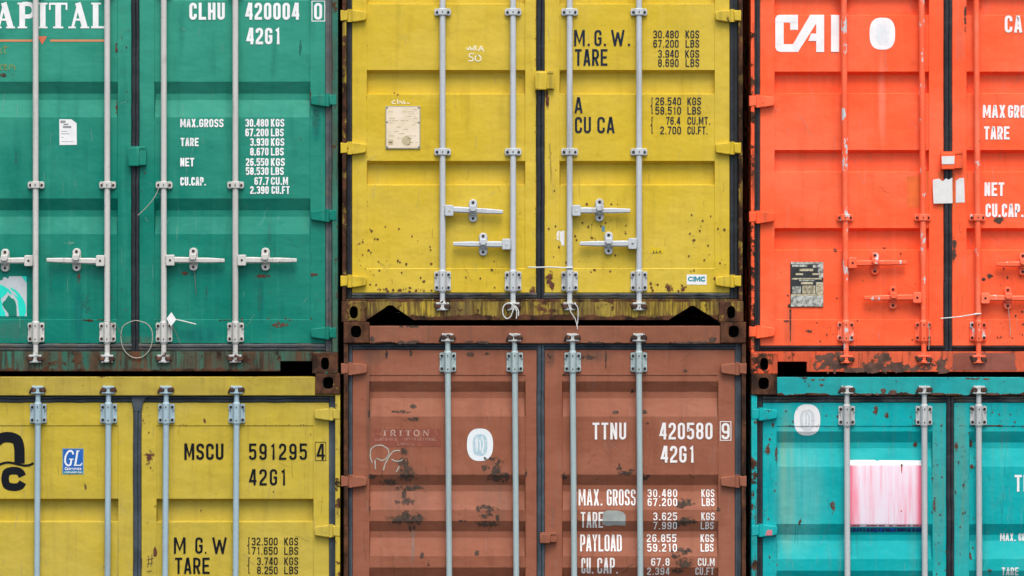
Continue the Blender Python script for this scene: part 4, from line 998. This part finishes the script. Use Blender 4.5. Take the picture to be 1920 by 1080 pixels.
# white paper sticker with one cut corner
decal('sticker', DLg, dlg, [poly_layer([(111.5, 272), (144, 271.5), (143.5, 231), (133.5, 223.5), (111, 223.5)])], WHITE)
decal('sticker_print', DLg, dlg, [poly_layer([(113, 231), (123, 230), (123, 226), (113, 226)]) + poly_layer([(118, 240), (134, 240), (133, 236), (118, 236)]) + poly_layer([(119, 235), (128, 234), (128, 231.5), (119, 232)])
     + poly_layer([(115, 246.6), (126, 246.4), (126, 245.4), (115, 245.6)]) + poly_layer([(115, 251.6), (130, 251.4), (130, 250.2), (115, 250.4)]) + poly_layer([(115, 258), (119, 258), (119, 257), (115, 257)]) + poly_layer([(115, 266), (138, 265.5), (138, 264.8), (115, 265.2)])], INK, .0020)
# peeling hazard sticker: grey ground, turquoise sweep, the bare door showing through a flame shaped tear
GREY = plain('grey_vinyl', srgb(204, 214, 216, K), .5, .05, 14); CYAN = plain('turquoise_vinyl', srgb(20, 232, 208, K), .5, .03); 
decal('hazard_sticker', DLg, dlg, [poly_layer([(-32, 593), (50, 593), (50, 518), (17, 518), (15, 523), (11, 520), (6, 520), (5, 525), (0, 526), (-32, 532)])], GREY)
decal('turquoise_sweep', DLg, dlg, [poly_layer([(-32, 593), (10, 593), (10, 586), (5, 578), (3, 564), (-8, 545), (0, 533), (-32, 528)]) + poly_layer([(36, 593), (46, 593), (49, 585), (48, 572), (44, 562), (38, 553), (30, 544), (18, 538), (20, 542), (27, 547), (35, 558), (28, 553), (23, 549), (33, 563)])
    + poly_layer([(0, 533), (8, 537), (16, 542), (22, 549), (20, 553), (14, 546), (13, 550), (-4, 566)]) + poly_layer([(50, 531), (50, 518), (40, 518)])], CYAN, .0020)
GDEC = paint('green_torn_patch', GREEN, GREEN_F, fade=.3, streak=.1, rust=.9, speck=.85)
decal('sticker_tear', DLg, dlg, [poly_layer([(16, 593), (31.5, 593), (31, 575), (29, 566), (25, 559.5), (22, 560), (19, 556), (16, 553), (13, 558), (10, 563), (6, 566), (4, 570), (6, 575), (12, 583), (16, 588)])], GDEC, .0027)
W = lambda s_, a, b, c, d_, **k: text(DRg, drg, s_, a, b, c, d_, WG, **k)
W('CLHU', 355, 421.5, 5, 37, tk=.17); W('420004', 460, 561, 5, 37, tk=.165); W('0', 589, 604, 5.5, 37, tk=.16); frame_box(DRg, drg, 585, 609, 2, 39.5, WG); W('42G1', 462, 526, 52, 83, tk=.165)
for s_, a, b, c, d_ in (('MAX.GROSS', 338, 419, 223, 238.5), ('TARE', 338.5, 372.5, 258.5, 274), ('NET', 338, 364, 296, 312), ('CU.CAP.', 338, 386, 332, 348)): W(s_, a, b, c, d_, tk=.18, gap=.2)
for s_, a, b, u, ua, ub, y in (('30.480', 460, 503.5, 'KGS', 508, 533, 223), ('67.200', 460, 503.5, 'LBS', 508, 532, 241), ('3.930', 469, 503.5, 'KGS', 508, 533, 259), ('8.670', 469, 503.5, 'LBS', 508, 532, 277),
                              ('26.550', 461, 503.5, 'KGS', 508, 534, 296.5), ('58.530', 461, 503.5, 'LBS', 508, 532, 313.5), ('67.7', 477, 504, 'CU.M', 508, 540, 332), ('2.390', 469, 504, 'CU.FT', 509, 543, 349)):
    W(s_, a, b, y, y + 14.6, tk=.18, gap=.2); W(u, ua, ub, y, y + 14.6, tk=.18, gap=.2)
# ---- bright yellow
y_, DLy, DRy, dly, dry, ry = Y
V = lambda s_, a, b, c, d_, **k: text(DRy, dry, s_, a, b, c, d_, NY, **k)
V('M.', 1076.5, 1107, 56, 86, tk=.135); V('G.', 1114.5, 1137, 56, 86, tk=.135); V('W.', 1146, 1183, 56, 86, tk=.135); V('TARE', 1078, 1139, 92, 123, tk=.135)
V('A', 1077.5, 1092, 182, 212, tk=.135); V('CU', 1078, 1108, 219, 249.5, tk=.135); V('CA', 1120, 1152, 219, 249.5, tk=.135)
for s_, a, b, u, ua, ub, y in (('30.480', 1225, 1272.5, 'KGS', 1285.5, 1311, 57), ('67.200', 1225, 1272.5, 'LBS', 1285.5, 1311, 74.5), ('3.940', 1234, 1272.5, 'KGS', 1285, 1311, 93.5), ('8.690', 1234, 1272.5, 'LBS', 1285.5, 1311, 110.5),
                              ('26.540', 1229, 1277, 'KGS', 1289, 1314.5, 182.5), ('58.510', 1229, 1277, 'LBS', 1289, 1314, 200), ('76.4', 1249, 1275.5, 'CU.MT.', 1289, 1332, 219), ('2.700', 1238, 1277, 'CU.FT.', 1289, 1327, 237)):
    V(s_, a, b, y, y + 14.5, tk=.135); V(u, ua, ub, y, y + 14.5, tk=.135)
V('{', 1220.5, 1224.5, 183, 213, tk=.05); V('{', 1220.5, 1224.5, 219, 250, tk=.05)
CHW = plain('white_chalk', srgb(250, 242, 206, K*1.1), .9, .06, 40); CHB = plain('white_spray', srgb(196, 196, 180, K), .8, .15, 30)
scribble('chalk_writing', DLy, dly, [[(875, 89), (878, 95), (881, 86), (884, 95), (886, 90)], [(889, 86), (888, 95)], [(889, 86), (894, 87), (890, 90), (895, 94)], [(897, 96), (902, 85), (907, 97)], [(899, 92), (905, 92)],
    [(889, 101), (881, 100), (879, 106), (887, 108), (887, 114), (878, 114)], [(896, 103), (890, 107), (892, 114), (899, 115), (903, 109), (899, 104), (894, 103)]], 2.2, CHW)
scribble('chalk_writing', DLy, dly, [[(741, 188), (735, 190), (735, 194), (742, 194)], [(745, 186), (746, 195)], [(749, 189), (749, 195), (751, 189), (755, 195)], [(757, 188), (757, 195), (761, 192)], [(763, 193), (768, 194)]], 1.9, CHW)
CREAM = plain('cream_plate', srgb(246, 230, 204, K*1.05), .5, .05, 12, dark=srgb(232, 216, 180, K*1.05)); PLG = plain('pale_print', srgb(212, 198, 156, K), .6, .08, 30)
mb = MB(); mb.box(X(723), X(788), -.004, .006, Z(279), Z(199), .0015)
pl_ = obj('data_plate', mb, [plain('plate_edge', srgb(176, 178, 172, K), .5)], dly)
class FlatAt:
    prof = []
    def __init__(s, y): s.yy = y
    def y(s, x, z): return s.yy
    def cuts(s): return []
rd = random.Random(5)
fp = FlatAt(-.004)
bm = drape(fp, [poly_layer([(724.5, 277.5), (786.5, 277.5), (786.5, 200.5), (724.5, 200.5)])], 0, .0006)
rows = []
for k in range(17):
    yy = 205 + k * 4.1; x = 729
    while x < 781:
        ln = rd.uniform(3, 12)
        if rd.random() < .45: rows += poly_layer([(x, yy + 1.3), (min(783, x + ln), yy + 1.3), (min(783, x + ln), yy), (x, yy)])
        x += ln + rd.uniform(1.5, 4)
rows += [[(X(762) + 9 * S * math.cos(t), Z(264) + 9 * S * math.sin(t)) for t in [k * math.pi / 9 for k in range(18)]]] + poly_layer([(728, 272), (737, 272), (737, 262), (728, 262)])
drape(fp, [rows], 1, .0011, bm=bm)
for px_, py_ in ((726, 202), (785, 202), (726, 276), (785, 276), (726, 229), (785, 230)):
    drape(fp, [[oval(X(px_), Z(py_), 1.7 * S, 1.7 * S, 8)]], 2, .0016, bm=bm)
obj('plate_face', bm, [CREAM, PLG, plain('rivet', (.2, .2, .19, 1), .4)], pl_)
decal('maker_sticker', DRy, dry, [poly_layer([(1287.5, 533.5), (1325, 534), (1325, 515), (1287.5, 514.5)])], WHITE)
TEAL_INK = plain('teal_ink', srgb(0, 150, 165, K), .5, .03)
decal('maker_lettering', DRy, dry, text_quads('C', X(1290), X(1299), Z(518.5), Z(527.5), .24) + text_quads('I', X(1299.5), X(1302.5), Z(518.5), Z(527.5), .24) + text_quads('M', X(1302.5), X(1313), Z(518.5), Z(527.5), .24) + text_quads('C', X(1313.5), X(1322), Z(518.5), Z(527.5), .24), TEAL_INK, .0022)
decal('torn_sticker', DRy, dry, [poly_layer([(1043, 447), (1045, 444), (1043, 440), (1046, 433), (1050, 432), (1052, 435), (1056, 432), (1058.5, 433), (1058, 461), (1053, 460), (1051, 452), (1047, 450), (1045, 450)])], WHITE)
YSTK = plain('lemon_sticker', srgb(236, 204, 20, K), .5, .05)
decal('lemon_sticker', DRy, dry, [poly_layer([(1219.5, 475), (1221, 461), (1225, 463), (1243, 468), (1246, 473), (1238, 476), (1227, 474)])], YSTK)
decal('sticker_print', DRy, dry, text_quads('LLU', X(1224.5), X(1240), Z(469.5), Z(474.5), .3), plain('olive_print', (.09, .075, .02, 1), .7), .0021)

# ---- mustard
m_, DLm, DRm, dlm, drm, rm = M
U = lambda s_, a, b, c, d_, **k: text(DRm, drm, s_, a, b, c, d_, NM, **k)
U('MSCU', 345.5, 419, 831.5, 862, tk=.15); U('591295', 467, 575.5, 831.5, 862, tk=.135, gap=.42); U('4', 593.5, 609, 832, 862, tk=.135); frame_box(DRm, drm, 591, 611, 829, 863.5, NM, 1.1); U('42G1', 467, 537, 879.5, 910, tk=.135, gap=.4)
U('M', 326, 348, 1007.5, 1038, tk=.135); U('G', 366, 380, 1007.5, 1038, tk=.135); U('.', 383, 388, 1007.5, 1038, tk=.1); U('W', 398, 425, 1007.5, 1038, tk=.135); U('TARE', 328, 393, 1045.5, 1076, tk=.135)
for s_, a, b, u, ua, ub, y in (('32.500', 472, 520.5, 'KGS', 533, 559, 1008), ('71.650', 472, 520.5, 'LBS', 533, 559, 1025.5), ('3.740', 482, 520.5, 'KGS', 533, 559, 1045), ('8.250', 482, 520.5, 'LBS', 533, 559, 1062)):
    U(s_, a, b, y, y + 14.3, tk=.135); U(u, ua, ub, y, y + 14.3, tk=.135)
U('{', 464.5, 468.5, 1007.5, 1038, tk=.05); U('{', 464.5, 468.5, 1045, 1075.5, tk=.05)
def pxr(pts, t, cl=False): return ribbon(rpath([(X(p[0]), Z(p[1])) + ((p[2] * S,) if len(p) > 2 else ()) for p in pts], cl), t * S, cl)
# rounded logo letters: m above a wave line, s and c below it
lg = [pxr([(-60, 812), (-60, 869)], 20), pxr([(-60, 832), (-52, 820, 8), (-32, 820, 16), (-22, 828, 16), (-22, 868)], 17), pxr([(-10, 832), (2, 819.5, 10), (26, 819.5, 16), (36.5, 830, 18), (36.5, 869)], 19.5),
      pxr([(-70, 878), (-50, 868, 14), (-30, 872, 14), (-12, 876, 14), (8, 867, 14), (20, 867, 14), (34, 871, 10), (52, 874, 10), (63, 868)], 4.2)]
decal('logo_letter', DLm, dlm, lg[:3], NM); decal('logo_wave', DLm, dlm, lg[3:], NM, .0026)
decal('logo_letter', DLm, dlm, [pxr([(42, 893), (37, 882.5, 9), (14, 882.5, 13), (9.5, 891, 13), (9.5, 905, 13), (15, 913.5, 13), (37, 913.5, 9), (42.5, 904)], 14.5)], NM)
decal('logo_letter', DLm, dlm, [pxr([(-10, 890), (-18, 882, 9), (-40, 884, 10), (-42, 896, 8), (-14, 901, 8), (-14, 914, 10), (-40, 914, 10), (-46, 905)], 13)], NM)
BLUE = plain('blue_sticker', srgb(24, 104, 190, K), .45, .05); SB = plain('sticker_rim', srgb(150, 180, 190, K), .5)
decal('class_sticker', DLm, dlm, [poly_layer([(116.5, 889.5), (157, 889.5), (157, 840.5), (116.5, 840.5)])], SB)
decal('sticker_face', DLm, dlm, [poly_layer([(118.3, 888), (155.4, 888), (155.4, 842.3), (118.3, 842.3)])], BLUE, .0020)
decal('sticker_band', DLm, dlm, [poly_layer([(118.3, 888), (155.4, 888), (155.4, 883.4), (118.3, 883.4)])], plain('sticker_cyan', srgb(20, 164, 176, K), .5), .0025)
gl = [pxr([(137, 852), (136.5, 847, 4), (130, 844, 6), (123, 853, 8), (121, 866, 8), (126, 873, 5), (132, 872.5, 3), (134, 861)], 3.4), pxr([(129.5, 861), (138, 861)], 1.8), pxr([(145.5, 845), (141, 872)], 3.6), pxr([(142.5, 845.5), (149.5, 845.5)], 1.6), pxr([(138.5, 872.4), (151.5, 872.4), (153.5, 868)], 2.0)]
decal('sticker_lettering', DLm, dlm, gl + text_quads('C', X(121.5), X(125.5), Z(875.5), Z(881.8), .2) + text_quads('ERTIFIED', X(126), X(152.5), Z(877.2), Z(881.6), .24) + text_quads('CONTAINER', X(121), X(144), Z(884.2), Z(886.8), .25) + text_quads('TERM', X(146), X(153.5), Z(884.2), Z(886.8), .25), WHITE, .0030, .0002)

mb = MB()
mb.prism([(X(248), Z(756)), (X(246), Z(742)), (X(252), Z(737)), (X(266), Z(736.5)), (X(279), Z(739)), (X(281), Z(744)), (X(274), Z(747)), (X(268), Z(756)), (X(266), Z(770)), (X(263), Z(772)), (X(251), Z(771))], -.0155, .0, .004)
obj('gasket_flap', mb, RUB_BLUE, drm)
# ---- brown
b_, DLb, DRb, dlb, drb, rb = B
Q = lambda s_, a, b, c, d_, **k: text(DRb, drb, s_, a, b, c, d_, WB, **k)
Q('TTNU', 1111, 1174, 792.5, 824, tk=.135, gap=.3); Q('420580', 1236.5, 1336, 792.5, 824, tk=.145, gap=.28); Q('9', 1353, 1368, 793, 823.5, tk=.145); frame_box(DRb, drb, 1350.5, 1370.5, 790.5, 825.5, WB, 1.4); Q('42G1', 1239, 1302.5, 836, 867.5, tk=.145, gap=.28)
Q('MAX.', 1085, 1130, 918, 948, tk=.105); Q('GROSS', 1138, 1192, 918, 948, tk=.105); Q('TARE', 1089, 1131, 960, 990, tk=.105); Q('PAYLOAD', 1088, 1166, 1003, 1034, tk=.105, gap=.22); Q('CU.', 1090, 1113, 1046, 1076, tk=.105); Q('CAP.', 1120, 1159, 1046, 1076, tk=.105)
for s_, a, b, u, ua, ub, y in (('30.480', 1214.5, 1270, 'KGS', 1315.5, 1340, 918), ('67.200', 1214.5, 1270, 'LBS', 1316, 1340, 934.5), ('3.625', 1225, 1269.5, 'KGS', 1315, 1340, 961), ('7.990', 1225, 1269.5, 'LBS', 1314, 1338.5, 978.5), ('26.855', 1213, 1268.5, 'KGS', 1314, 1339, 1002.5), ('59.210', 1214, 1269.5, 'LBS', 1314, 1338, 1020),
                              ('67.8', 1221, 1255.5, 'CU.M', 1308.5, 1340, 1046.5), ('2.394', 1213.5, 1255.5, 'CU.FT', 1304, 1339, 1064)):
    Q(s_, a, b, y, y + 14.5, tk=.15, gap=.36); Q(u, ua, ub, y, y + 14.5, tk=.15)
decal('paint_smear', DRb, drb, [poly_layer([(1129, 984), (1131, 960), (1140, 957), (1160, 957.5), (1169, 961), (1173, 966), (1173, 986), (1150, 985), (1140, 987)])], plain('grey_overpaint', srgb(176, 184, 178, K), .6, .12, 9))
TRD = plain('faded_red_label', srgb(148, 78, 58, K), .7, .08, 9, worn=BRN, worn_thr=.58)
decal('maker_label', DLb, dlb, [poly_layer([(697, 838), (827, 837.5), (827, 804), (697, 804.5)])], TRD, .0010)
PINKW = plain('faded_letters', srgb(206, 164, 146, K), .7, .1, 30, worn=srgb(150, 84, 62, K), worn_thr=.60)
lay = []
for ch, a, b in (('T', 716, 727), ('R', 731, 743), ('I', 748, 754), ('T', 760, 771), ('O', 775, 787), ('N', 792, 805)): lay.append([q for l in serif(ch, a, b, 806, 818, .27) for q in l])
decal('label_lettering', DLb, dlb, lay, PINKW, .0016, .0002)
PINK2 = plain('ghost_letters', srgb(184, 132, 112, K), .7, .1, 30, worn=srgb(150, 84, 62, K), worn_thr=.55)
decal('label_lettering', DLb, dlb, text_quads('CONTAINER', X(702), X(744), Z(821), Z(826.5), .2) + text_quads('INTERNATIONAL', X(758), X(819), Z(821), Z(826.5), .2) + text_quads('LIMITED', X(746), X(777), Z(830), Z(835.5), .2), PINK2, .0016, .0002)
scribble('spray_initials', DLb, dlb, [[(698, 868), (694, 856), (695, 842), (704, 835), (716, 834.5), (727, 841), (730, 850), (724, 860), (716, 864), (706, 859)], [(703, 862), (704, 880)], [(719, 882), (721, 872), (730, 855), (737, 846), (748, 844), (749, 846)], [(734, 861), (742, 865), (752, 864), (755, 861)], [(749, 874), (743, 885)]], 2.0, CHB)
def seal(D, dobj, cx, cy, hw_, hh_, mat, inner, lines, seed, p=2.5):
    decal('approval_seal', D, dobj, [[oval(X(cx), Z(cy), hw_ * S, hh_ * S, 40, p)]], mat)
    rd = random.Random(seed)
    decal('seal_core', D, dobj, [[oval(X(cx), Z(cy + .5), hw_ * .56 * S, hh_ * .67 * S, 36, 2.8)]], inner, .0020)
    lay = [pxr([(cx + rd.uniform(-.5, 0) * hw_ * .6, cy - hh_ * .45), (cx - hw_ * .2, cy, 6), (cx - hw_ * .25, cy + hh_ * .42)], 2.6), pxr([(cx + hw_ * .12, cy - hh_ * .5), (cx + hw_ * .3, cy - .1 * hh_, 5), (cx + hw_ * .18, cy + hh_ * .5)], 2.4), pxr([(cx - hw_ * .34, cy - hh_ * .3), (cx - hw_ * .3, cy + hh_ * .2, 4)], 1.6)]
    lay.append(pxr([(cx, cy - hh_ * .3), (cx + hw_ * .05, cy + hh_ * .35)], 2.4))
    decal('seal_print', D, dobj, lay, lines, .0026, .0002)
SEALW = plain('seal_white', srgb(232, 240, 240, K * 1.1), .5, .03, 10); SEALB = plain('seal_blue', srgb(170, 205, 215, K * 1.05), .5, .06, 40, dark=srgb(205, 222, 225, K * 1.05))
SEALL = plain('seal_pale', srgb(236, 236, 236, .95), .5, .04, 40)
SEALG = plain('seal_grey', srgb(212, 218, 220, K * 1.05), .5, .05, 40)
seal(DLb, dlb, 900, 834, 24.5, 30.5, SEALW, SEALB, SEALW, 1)
# ---- red
r_, DLr, DRr, dlr, drr, rr_ = R
cx_ = lambda a: 1390 + a / 3.085
cz_ = lambda b: b / 3.085
lay = [[[(X(cx_(a)), Z(cz_(b))) for a, b in p] for p in grp] for grp in (
    [[(283, 130), (245, 130), (197, 130), (197, 105), (208, 88), (228, 83), (328, 83), (328, 130)], [(283, 172), (328, 172), (328, 129), (283, 129)], [(197, 256), (245, 256), (245, 129), (197, 129)], [(197, 255), (300, 255), (328, 300), (228, 300), (207, 294), (197, 276)]],
    [[(299, 256), (328, 301), (340, 281), (437, 130), (400, 83)]], [[(399, 83), (479, 83), (479, 130), (430, 130)]], [[(433, 301), (479, 301), (479, 128), (433, 128)]], [[(388, 237), (434, 237), (434, 194), (404, 194)]],
    [[(519, 300), (566, 300), (566, 83), (519, 83)]])]
decal('logo_letters', DLr, dlr, lay, WR, .0014, .0004)
seal(DLr, dlr, 1654.5, 63, 24, 30, WR, SEALL, SEALW, 2, 2.7)
N_ = lambda s_, a, b, c, d_, **k: text(DRr, drr, s_, a, b, c, d_, WR, **k)
N_('CAXU', 1884, 1952, 29, 61, tk=.16); N_('MAX', 1843, 1885, 197, 221, tk=.17, gap=.2); N_('GROSS', 1890, 1946, 197, 221, tk=.17, gap=.2); N_('TARE', 1845, 1893, 237, 261.5, tk=.17, gap=.2); N_('NET', 1846, 1883, 342, 367.5, tk=.17, gap=.22); N_('CU.CAP.', 1848, 1919, 382, 407, tk=.17, gap=.22)
PAPER = plain('torn_paper', srgb(232, 234, 230, K * 1.1), .8, .05, 14)
decal('torn_paper', DLr, dlr, [poly_layer([(1750, 382), (1785.5, 381), (1785, 350), (1785, 333), (1778, 337), (1773, 334.5), (1767, 340), (1760, 335), (1748.5, 337), (1748.5, 355)])], PAPER, .018)
decal('torn_paper', DRr, drr, [poly_layer([(1792, 380), (1809, 379.5), (1807.5, 333.5), (1799, 334), (1792, 339)])], PAPER)
decal('block_sticker', FlatAt(-.046), drr, [poly_layer([(1764.5, 308.5), (1787.5, 308), (1788, 293), (1764, 293.5)])], PAPER)
mb = MB(); mb.box(X(1482), X(1543.5), -.003, .006, Z(575.5), Z(492), .001); pr_ = obj('data_plate', mb, plain('dark_plate', (.03, .033, .034, 1), .5, .2, 30), dlr)
CRM = plain('cream_print', srgb(226, 214, 176, K), .55, .12, 60, dark=srgb(150, 142, 116, K)); PLW = plain('worn_print', srgb(214, 218, 206, K), .55, .2, 45, dark=srgb(110, 112, 104, K))
def dp(a, b, c, d_): return poly_layer([(1470 + a / 9.82, 480 + d_ / 9.82), (1470 + c / 9.82, 480 + d_ / 9.82), (1470 + c / 9.82, 480 + b / 9.82), (1470 + a / 9.82, 480 + b / 9.82)])
fr_ = FlatAt(-.003)
A1 = dp(285, 235, 535, 278) + dp(215, 318, 350, 350) + dp(525, 318, 685, 350) + dp(145, 405, 690, 432) + dp(310, 478, 530, 520) + dp(338, 545, 575, 690) + dp(600, 490, 715, 705) + dp(130, 700, 715, 732)
A2 = dp(150, 160, 430, 200) + dp(530, 165, 640, 215) + dp(625, 230, 680, 300) + dp(130, 735, 180, 820) + dp(130, 805, 715, 835) + dp(240, 835, 340, 880) + dp(440, 840, 660, 880) + dp(270, 890, 690, 925) + dp(280, 440, 560, 462) + dp(150, 560, 310, 690)
for k in range(9): A2 += dp(190 + k * 55, 748, 222 + k * 55, 790 - 8 * (k % 3))
A0 = dp(126, 720, 722, 930) + dp(590, 480, 722, 725) + dp(128, 110, 722, 150) + dp(640, 150, 722, 400)
A3 = []
for k in range(5):
    A3 += dp(350, 565 + 24 * k, 350 + 200 - 30 * (k % 2), 572 + 24 * k) + dp(610, 520 + 34 * k, 690 - 20 * (k % 3), 527 + 34 * k)
for k in range(6): A3 += dp(150 + 24 * k, 560, 156 + 24 * k, 690)
bm = drape(fr_, [A1], 0, .0008); drape(fr_, [A0], 1, .0004, bm=bm); drape(fr_, [A2], 1, .0009, bm=bm); drape(fr_, [A3], 2, .0014, bm=bm)
obj('plate_face', bm, [CRM, PLW, plain('plate_ink', (.10, .095, .07, 1), .6)], pr_)
fs_ = FlatAt(-.034)
decal('sill_overpaint', fs_, R[0], [poly_layer([(1784, 694), (1786, 663), (1803, 661), (1900, 662), (1903, 670), (1901, 680), (1906, 694)])], paint('brown_overpaint', srgb(150, 84, 66, K), srgb(168, 104, 92, K), streak=.5, rust=.72, streak_rust=.74), .0012)
# ---- teal
t_, DLt, DRt, dlt, drt, rt = T
seal(DLt, dlt, 1513.5, 787.5, 24.5, 29.5, plain('seal_white_teal', srgb(238, 240, 238, K * 1.1), .5, .03), SEALG, SEALW, 3)
PINK = NB('faded_pink_sticker')
n1 = PINK.noise(PINK.vec(30, 4, 1.5), 1, 5, .6); n2 = PINK.noise(PINK.vec(3, 3, 3, (4, 0, 2)), 1, 4, .5)
sep = PINK.n.new('ShaderNodeSeparateXYZ'); PINK.link(PINK.pos, sep.inputs[0])
edge = PINK.rng(PINK.mth('ABSOLUTE', PINK.mth('SUBTRACT', sep.outputs['X'], X(1661))), 50 * S, 68 * S)
f = PINK.mth('ADD', PINK.rng(n1, .42, .72, 0, .62), PINK.mth('MULTIPLY', edge, 1.0)); f = PINK.mth('ADD', f, PINK.rng(n2, .45, .7, 0, .15))
PINK.link(PINK.mix(PINK.mth('MINIMUM', f, 1.0), srgb(232, 222, 232, K * 1.08), srgb(250, 130, 156, K)), PINK.b.inputs['Base Color']); PINK.b.inputs['Roughness'].default_value = .5
decal('faded_sticker', DLt, dlt, [poly_layer([(1594, 988), (1728, 988), (1728, 873), (1594, 873)])], PINK.m)
decal('sticker_white_band', DLt, dlt, [poly_layer([(1594, 872.8), (1728, 872.8), (1727.5, 863.5), (1650, 863), (1645, 864.5), (1640, 862.5), (1594, 862.5)])], WHITE)
rp = random.Random(9); ns = []; rs = []
x = 1594.0
while x < 1727:
    wd = rp.uniform(1.5, 7); xe = min(1728, x + wd)
    ns += poly_layer([(x, 998.5 - rp.uniform(0, 1.5)), (xe, 998.5 - rp.uniform(0, 1.5)), (xe, 990.5), (x, 990.5)])
    if rp.random() < .7: rs += poly_layer([(x, 987), (xe, 987), (xe, 984.5), (x, 984.5)])
    x = xe + (rp.uniform(.6, 1.4) if rp.random() < .45 else 0)
decal('sticker_navy_band', DLt, dlt, [ns], plain('navy_band', srgb(24, 54, 110, K), .5, .15, 30, worn=srgb(10, 90, 190, K), worn_thr=.56))
decal('sticker_red_line', DLt, dlt, [rs], plain('red_line', srgb(196, 76, 92, K), .5, .15, 30), .0020)
bm = bmesh.new(); blotch(bm, DLt, 1690.5, 872, 5, 8, .2, 5, 0, .1, .7, .0022, False); specks(bm, DLt, 1, 1690, 1690.4, 958, 958.4, 2.2, 2.2, 3, 1, halo=False); drape(DLt, [poly_layer([(1689, 875), (1692, 875), (1691, 888), (1690, 888)])], 1, .0019, bm=bm)
obj('sticker_stain', bm, [GRIME, plain('red_spot', srgb(232, 110, 96, K), .6)], dlt)
E_ = lambda s_, a, b, c, d_, **k: text(DRt, drt, s_, a, b, c, d_, WT, **k)
E_('TEXU', 1902.5, 1966, 890.5, 922, tk=.14); E_('MAX.', 1876.5, 1906, 1000.5, 1015, tk=.16); E_('GROSS', 1911, 1946, 1000.5, 1015, tk=.16); E_('TARE', 1878.5, 1910, 1064, 1079, tk=.16)
decal('hinge_mark', FlatAt(-.033), dlt, [poly_layer([(1434, 1003), (1447, 1003), (1447, 993), (1438, 993)])], plain('pink_mark', srgb(226, 130, 140, K), .7))

# ================================================================== ties, wires and tags hanging on the rods
PLAST = plain('white_plastic', srgb(226, 228, 222, K), .45, .05, 20); WIRE = plain('pale_wire', srgb(176, 176, 160, K), .5, .1, 30); WIRE2 = plain('dull_wire', srgb(110, 120, 110, K), .5, .15, 30)
def pxp(pts, y): return [(X(a), y if len(q) == 0 else q[0], Z(b)) for a, b, *q in pts]
def smooth(pts, n=5):
    P_ = [Vector(p) for p in pts]; out = []
    for i in range(len(P_) - 1):
        p0, p1, p2, p3 = P_[max(0, i - 1)], P_[i], P_[i + 1], P_[min(len(P_) - 1, i + 2)]
        for k in range(n):
            t = k / n
            out.append(.5 * ((2 * p1) + (-p0 + p2) * t + (2 * p0 - 5 * p1 + 4 * p2 - p3) * t * t + (-p0 + 3 * p1 - 3 * p2 + p3) * t ** 3))
    return out + [P_[-1]]
def thread(name, parts, r, mat, label, cat, group=None):
    mb = MB()
    for pts in parts: mb.tube(smooth(pts), r, 8)
    return tag(obj(name, mb, mat), label, cat, group)
def loop_round(rx, y, rr=.0195): return [(X(rx) + rr * math.cos(t), RY + rr * math.sin(t), Z(y)) for t in [k * math.pi / 6 for k in range(13)]]
yf = -.052
thread('cable_tie', [loop_round(1068, 501.5), pxp([(1073, 502), (1055, 502), (1030, 501), (1005, 501.5), (990, 501)], yf)], .0042, PLAST, 'white cable tie sticking out across the centre seam of the bright yellow container', 'cable tie')
thread('wire_seal', [pxp([(962, 572), (953, 568), (944, 575), (943, 588), (949, 597), (957, 594), (962, 582), (966, 574), (972, 583), (972, 592)], -.066), pxp([(966, 576), (969, 586), (968, 597)], -.068)], .0036, PLAST, 'white string looped round the bottom cam of the second rod on the bright yellow container', 'seal')
thread('wire_seal', [pxp([(1066, 570), (1070, 585), (1078, 598), (1082, 612), (1082, 617)], -.066), pxp([(1076, 568), (1083, 578), (1083, 600), (1081, 612)], -.067)], .0030, PLAST, 'thin white string hanging over the brown container header from the bright yellow container', 'seal')
thread('wire_loop', [pxp([(244, 604), (232, 612), (228, 630), (232, 652), (243, 666), (256, 671), (270, 668), (282, 655), (287, 638), (286, 620), (278, 608), (266, 603), (255, 601), (244, 604)], -.042)], .0030, WIRE, 'large round wire loop lying on the seam at the foot of the green container', 'wire')
thread('wire_seal', [loop_round(202, 603), pxp([(204, 603), (214, 606), (222, 614), (227, 625), (233, 632)], -.045)], .0024, WIRE2, 'short dark wire from the second rod above the bottom bracket of the green container', 'wire')
thread('wire_seal', [pxp([(302, 344), (297, 358), (288, 375), (272, 393), (260, 404)], -.045)], .0026, WIRE, 'pale wire curving left from the third rod guide of the green container', 'wire')
thread('wire_seal', [pxp([(364, 506), (366, 520), (368, 545), (369, 551)], -.02)], .0024, WIRE2, 'straight thin wire hanging below the third handle catch of the green container', 'wire')
thread('wire_seal', [loop_round(308, 604), pxp([(313, 602), (322, 606), (330, 622), (336, 636), (340, 648)], -.045)], .0022, WIRE2, 'dark wire trailing right from the third rod at the bottom of the green container', 'wire')
thread('cable_tie', [pxp([(326, 598), (345, 602), (369, 608)], -.048)], .0036, PLAST, 'short white cable tie beside the paper tag on the green container', 'cable tie')
mb = MB(); mb.prism([(X(314), Z(597)), (X(323), Z(585)), (X(332), Z(599)), (X(322), Z(612))], -.056, -.053); tag(obj('paper_tag', mb, WHITE), 'white diamond shaped paper tag at the third rod of the green container', 'tag')
thread('cable_tie', [loop_round(1832, 588), pxp([(1838, 588), (1820, 590), (1795, 594), (1762, 597)], yf)], .0036, PLAST, 'white cable tie slanting across the centre seam of the orange red container', 'cable tie')
thread('wire_seal', [pxp([(1889, 574), (1891, 590), (1893, 612), (1893.5, 630)], -.02)], .0022, WIRE, 'thin straight wire hanging below a lower handle catch of the orange red container', 'wire')
thread('wire_seal', [pxp([(1740, 604), (1741, 630), (1740, 655)], -.04)], .0026, WIRE, 'pale cord beside the second rod bracket at the bottom of the orange red container', 'wire')
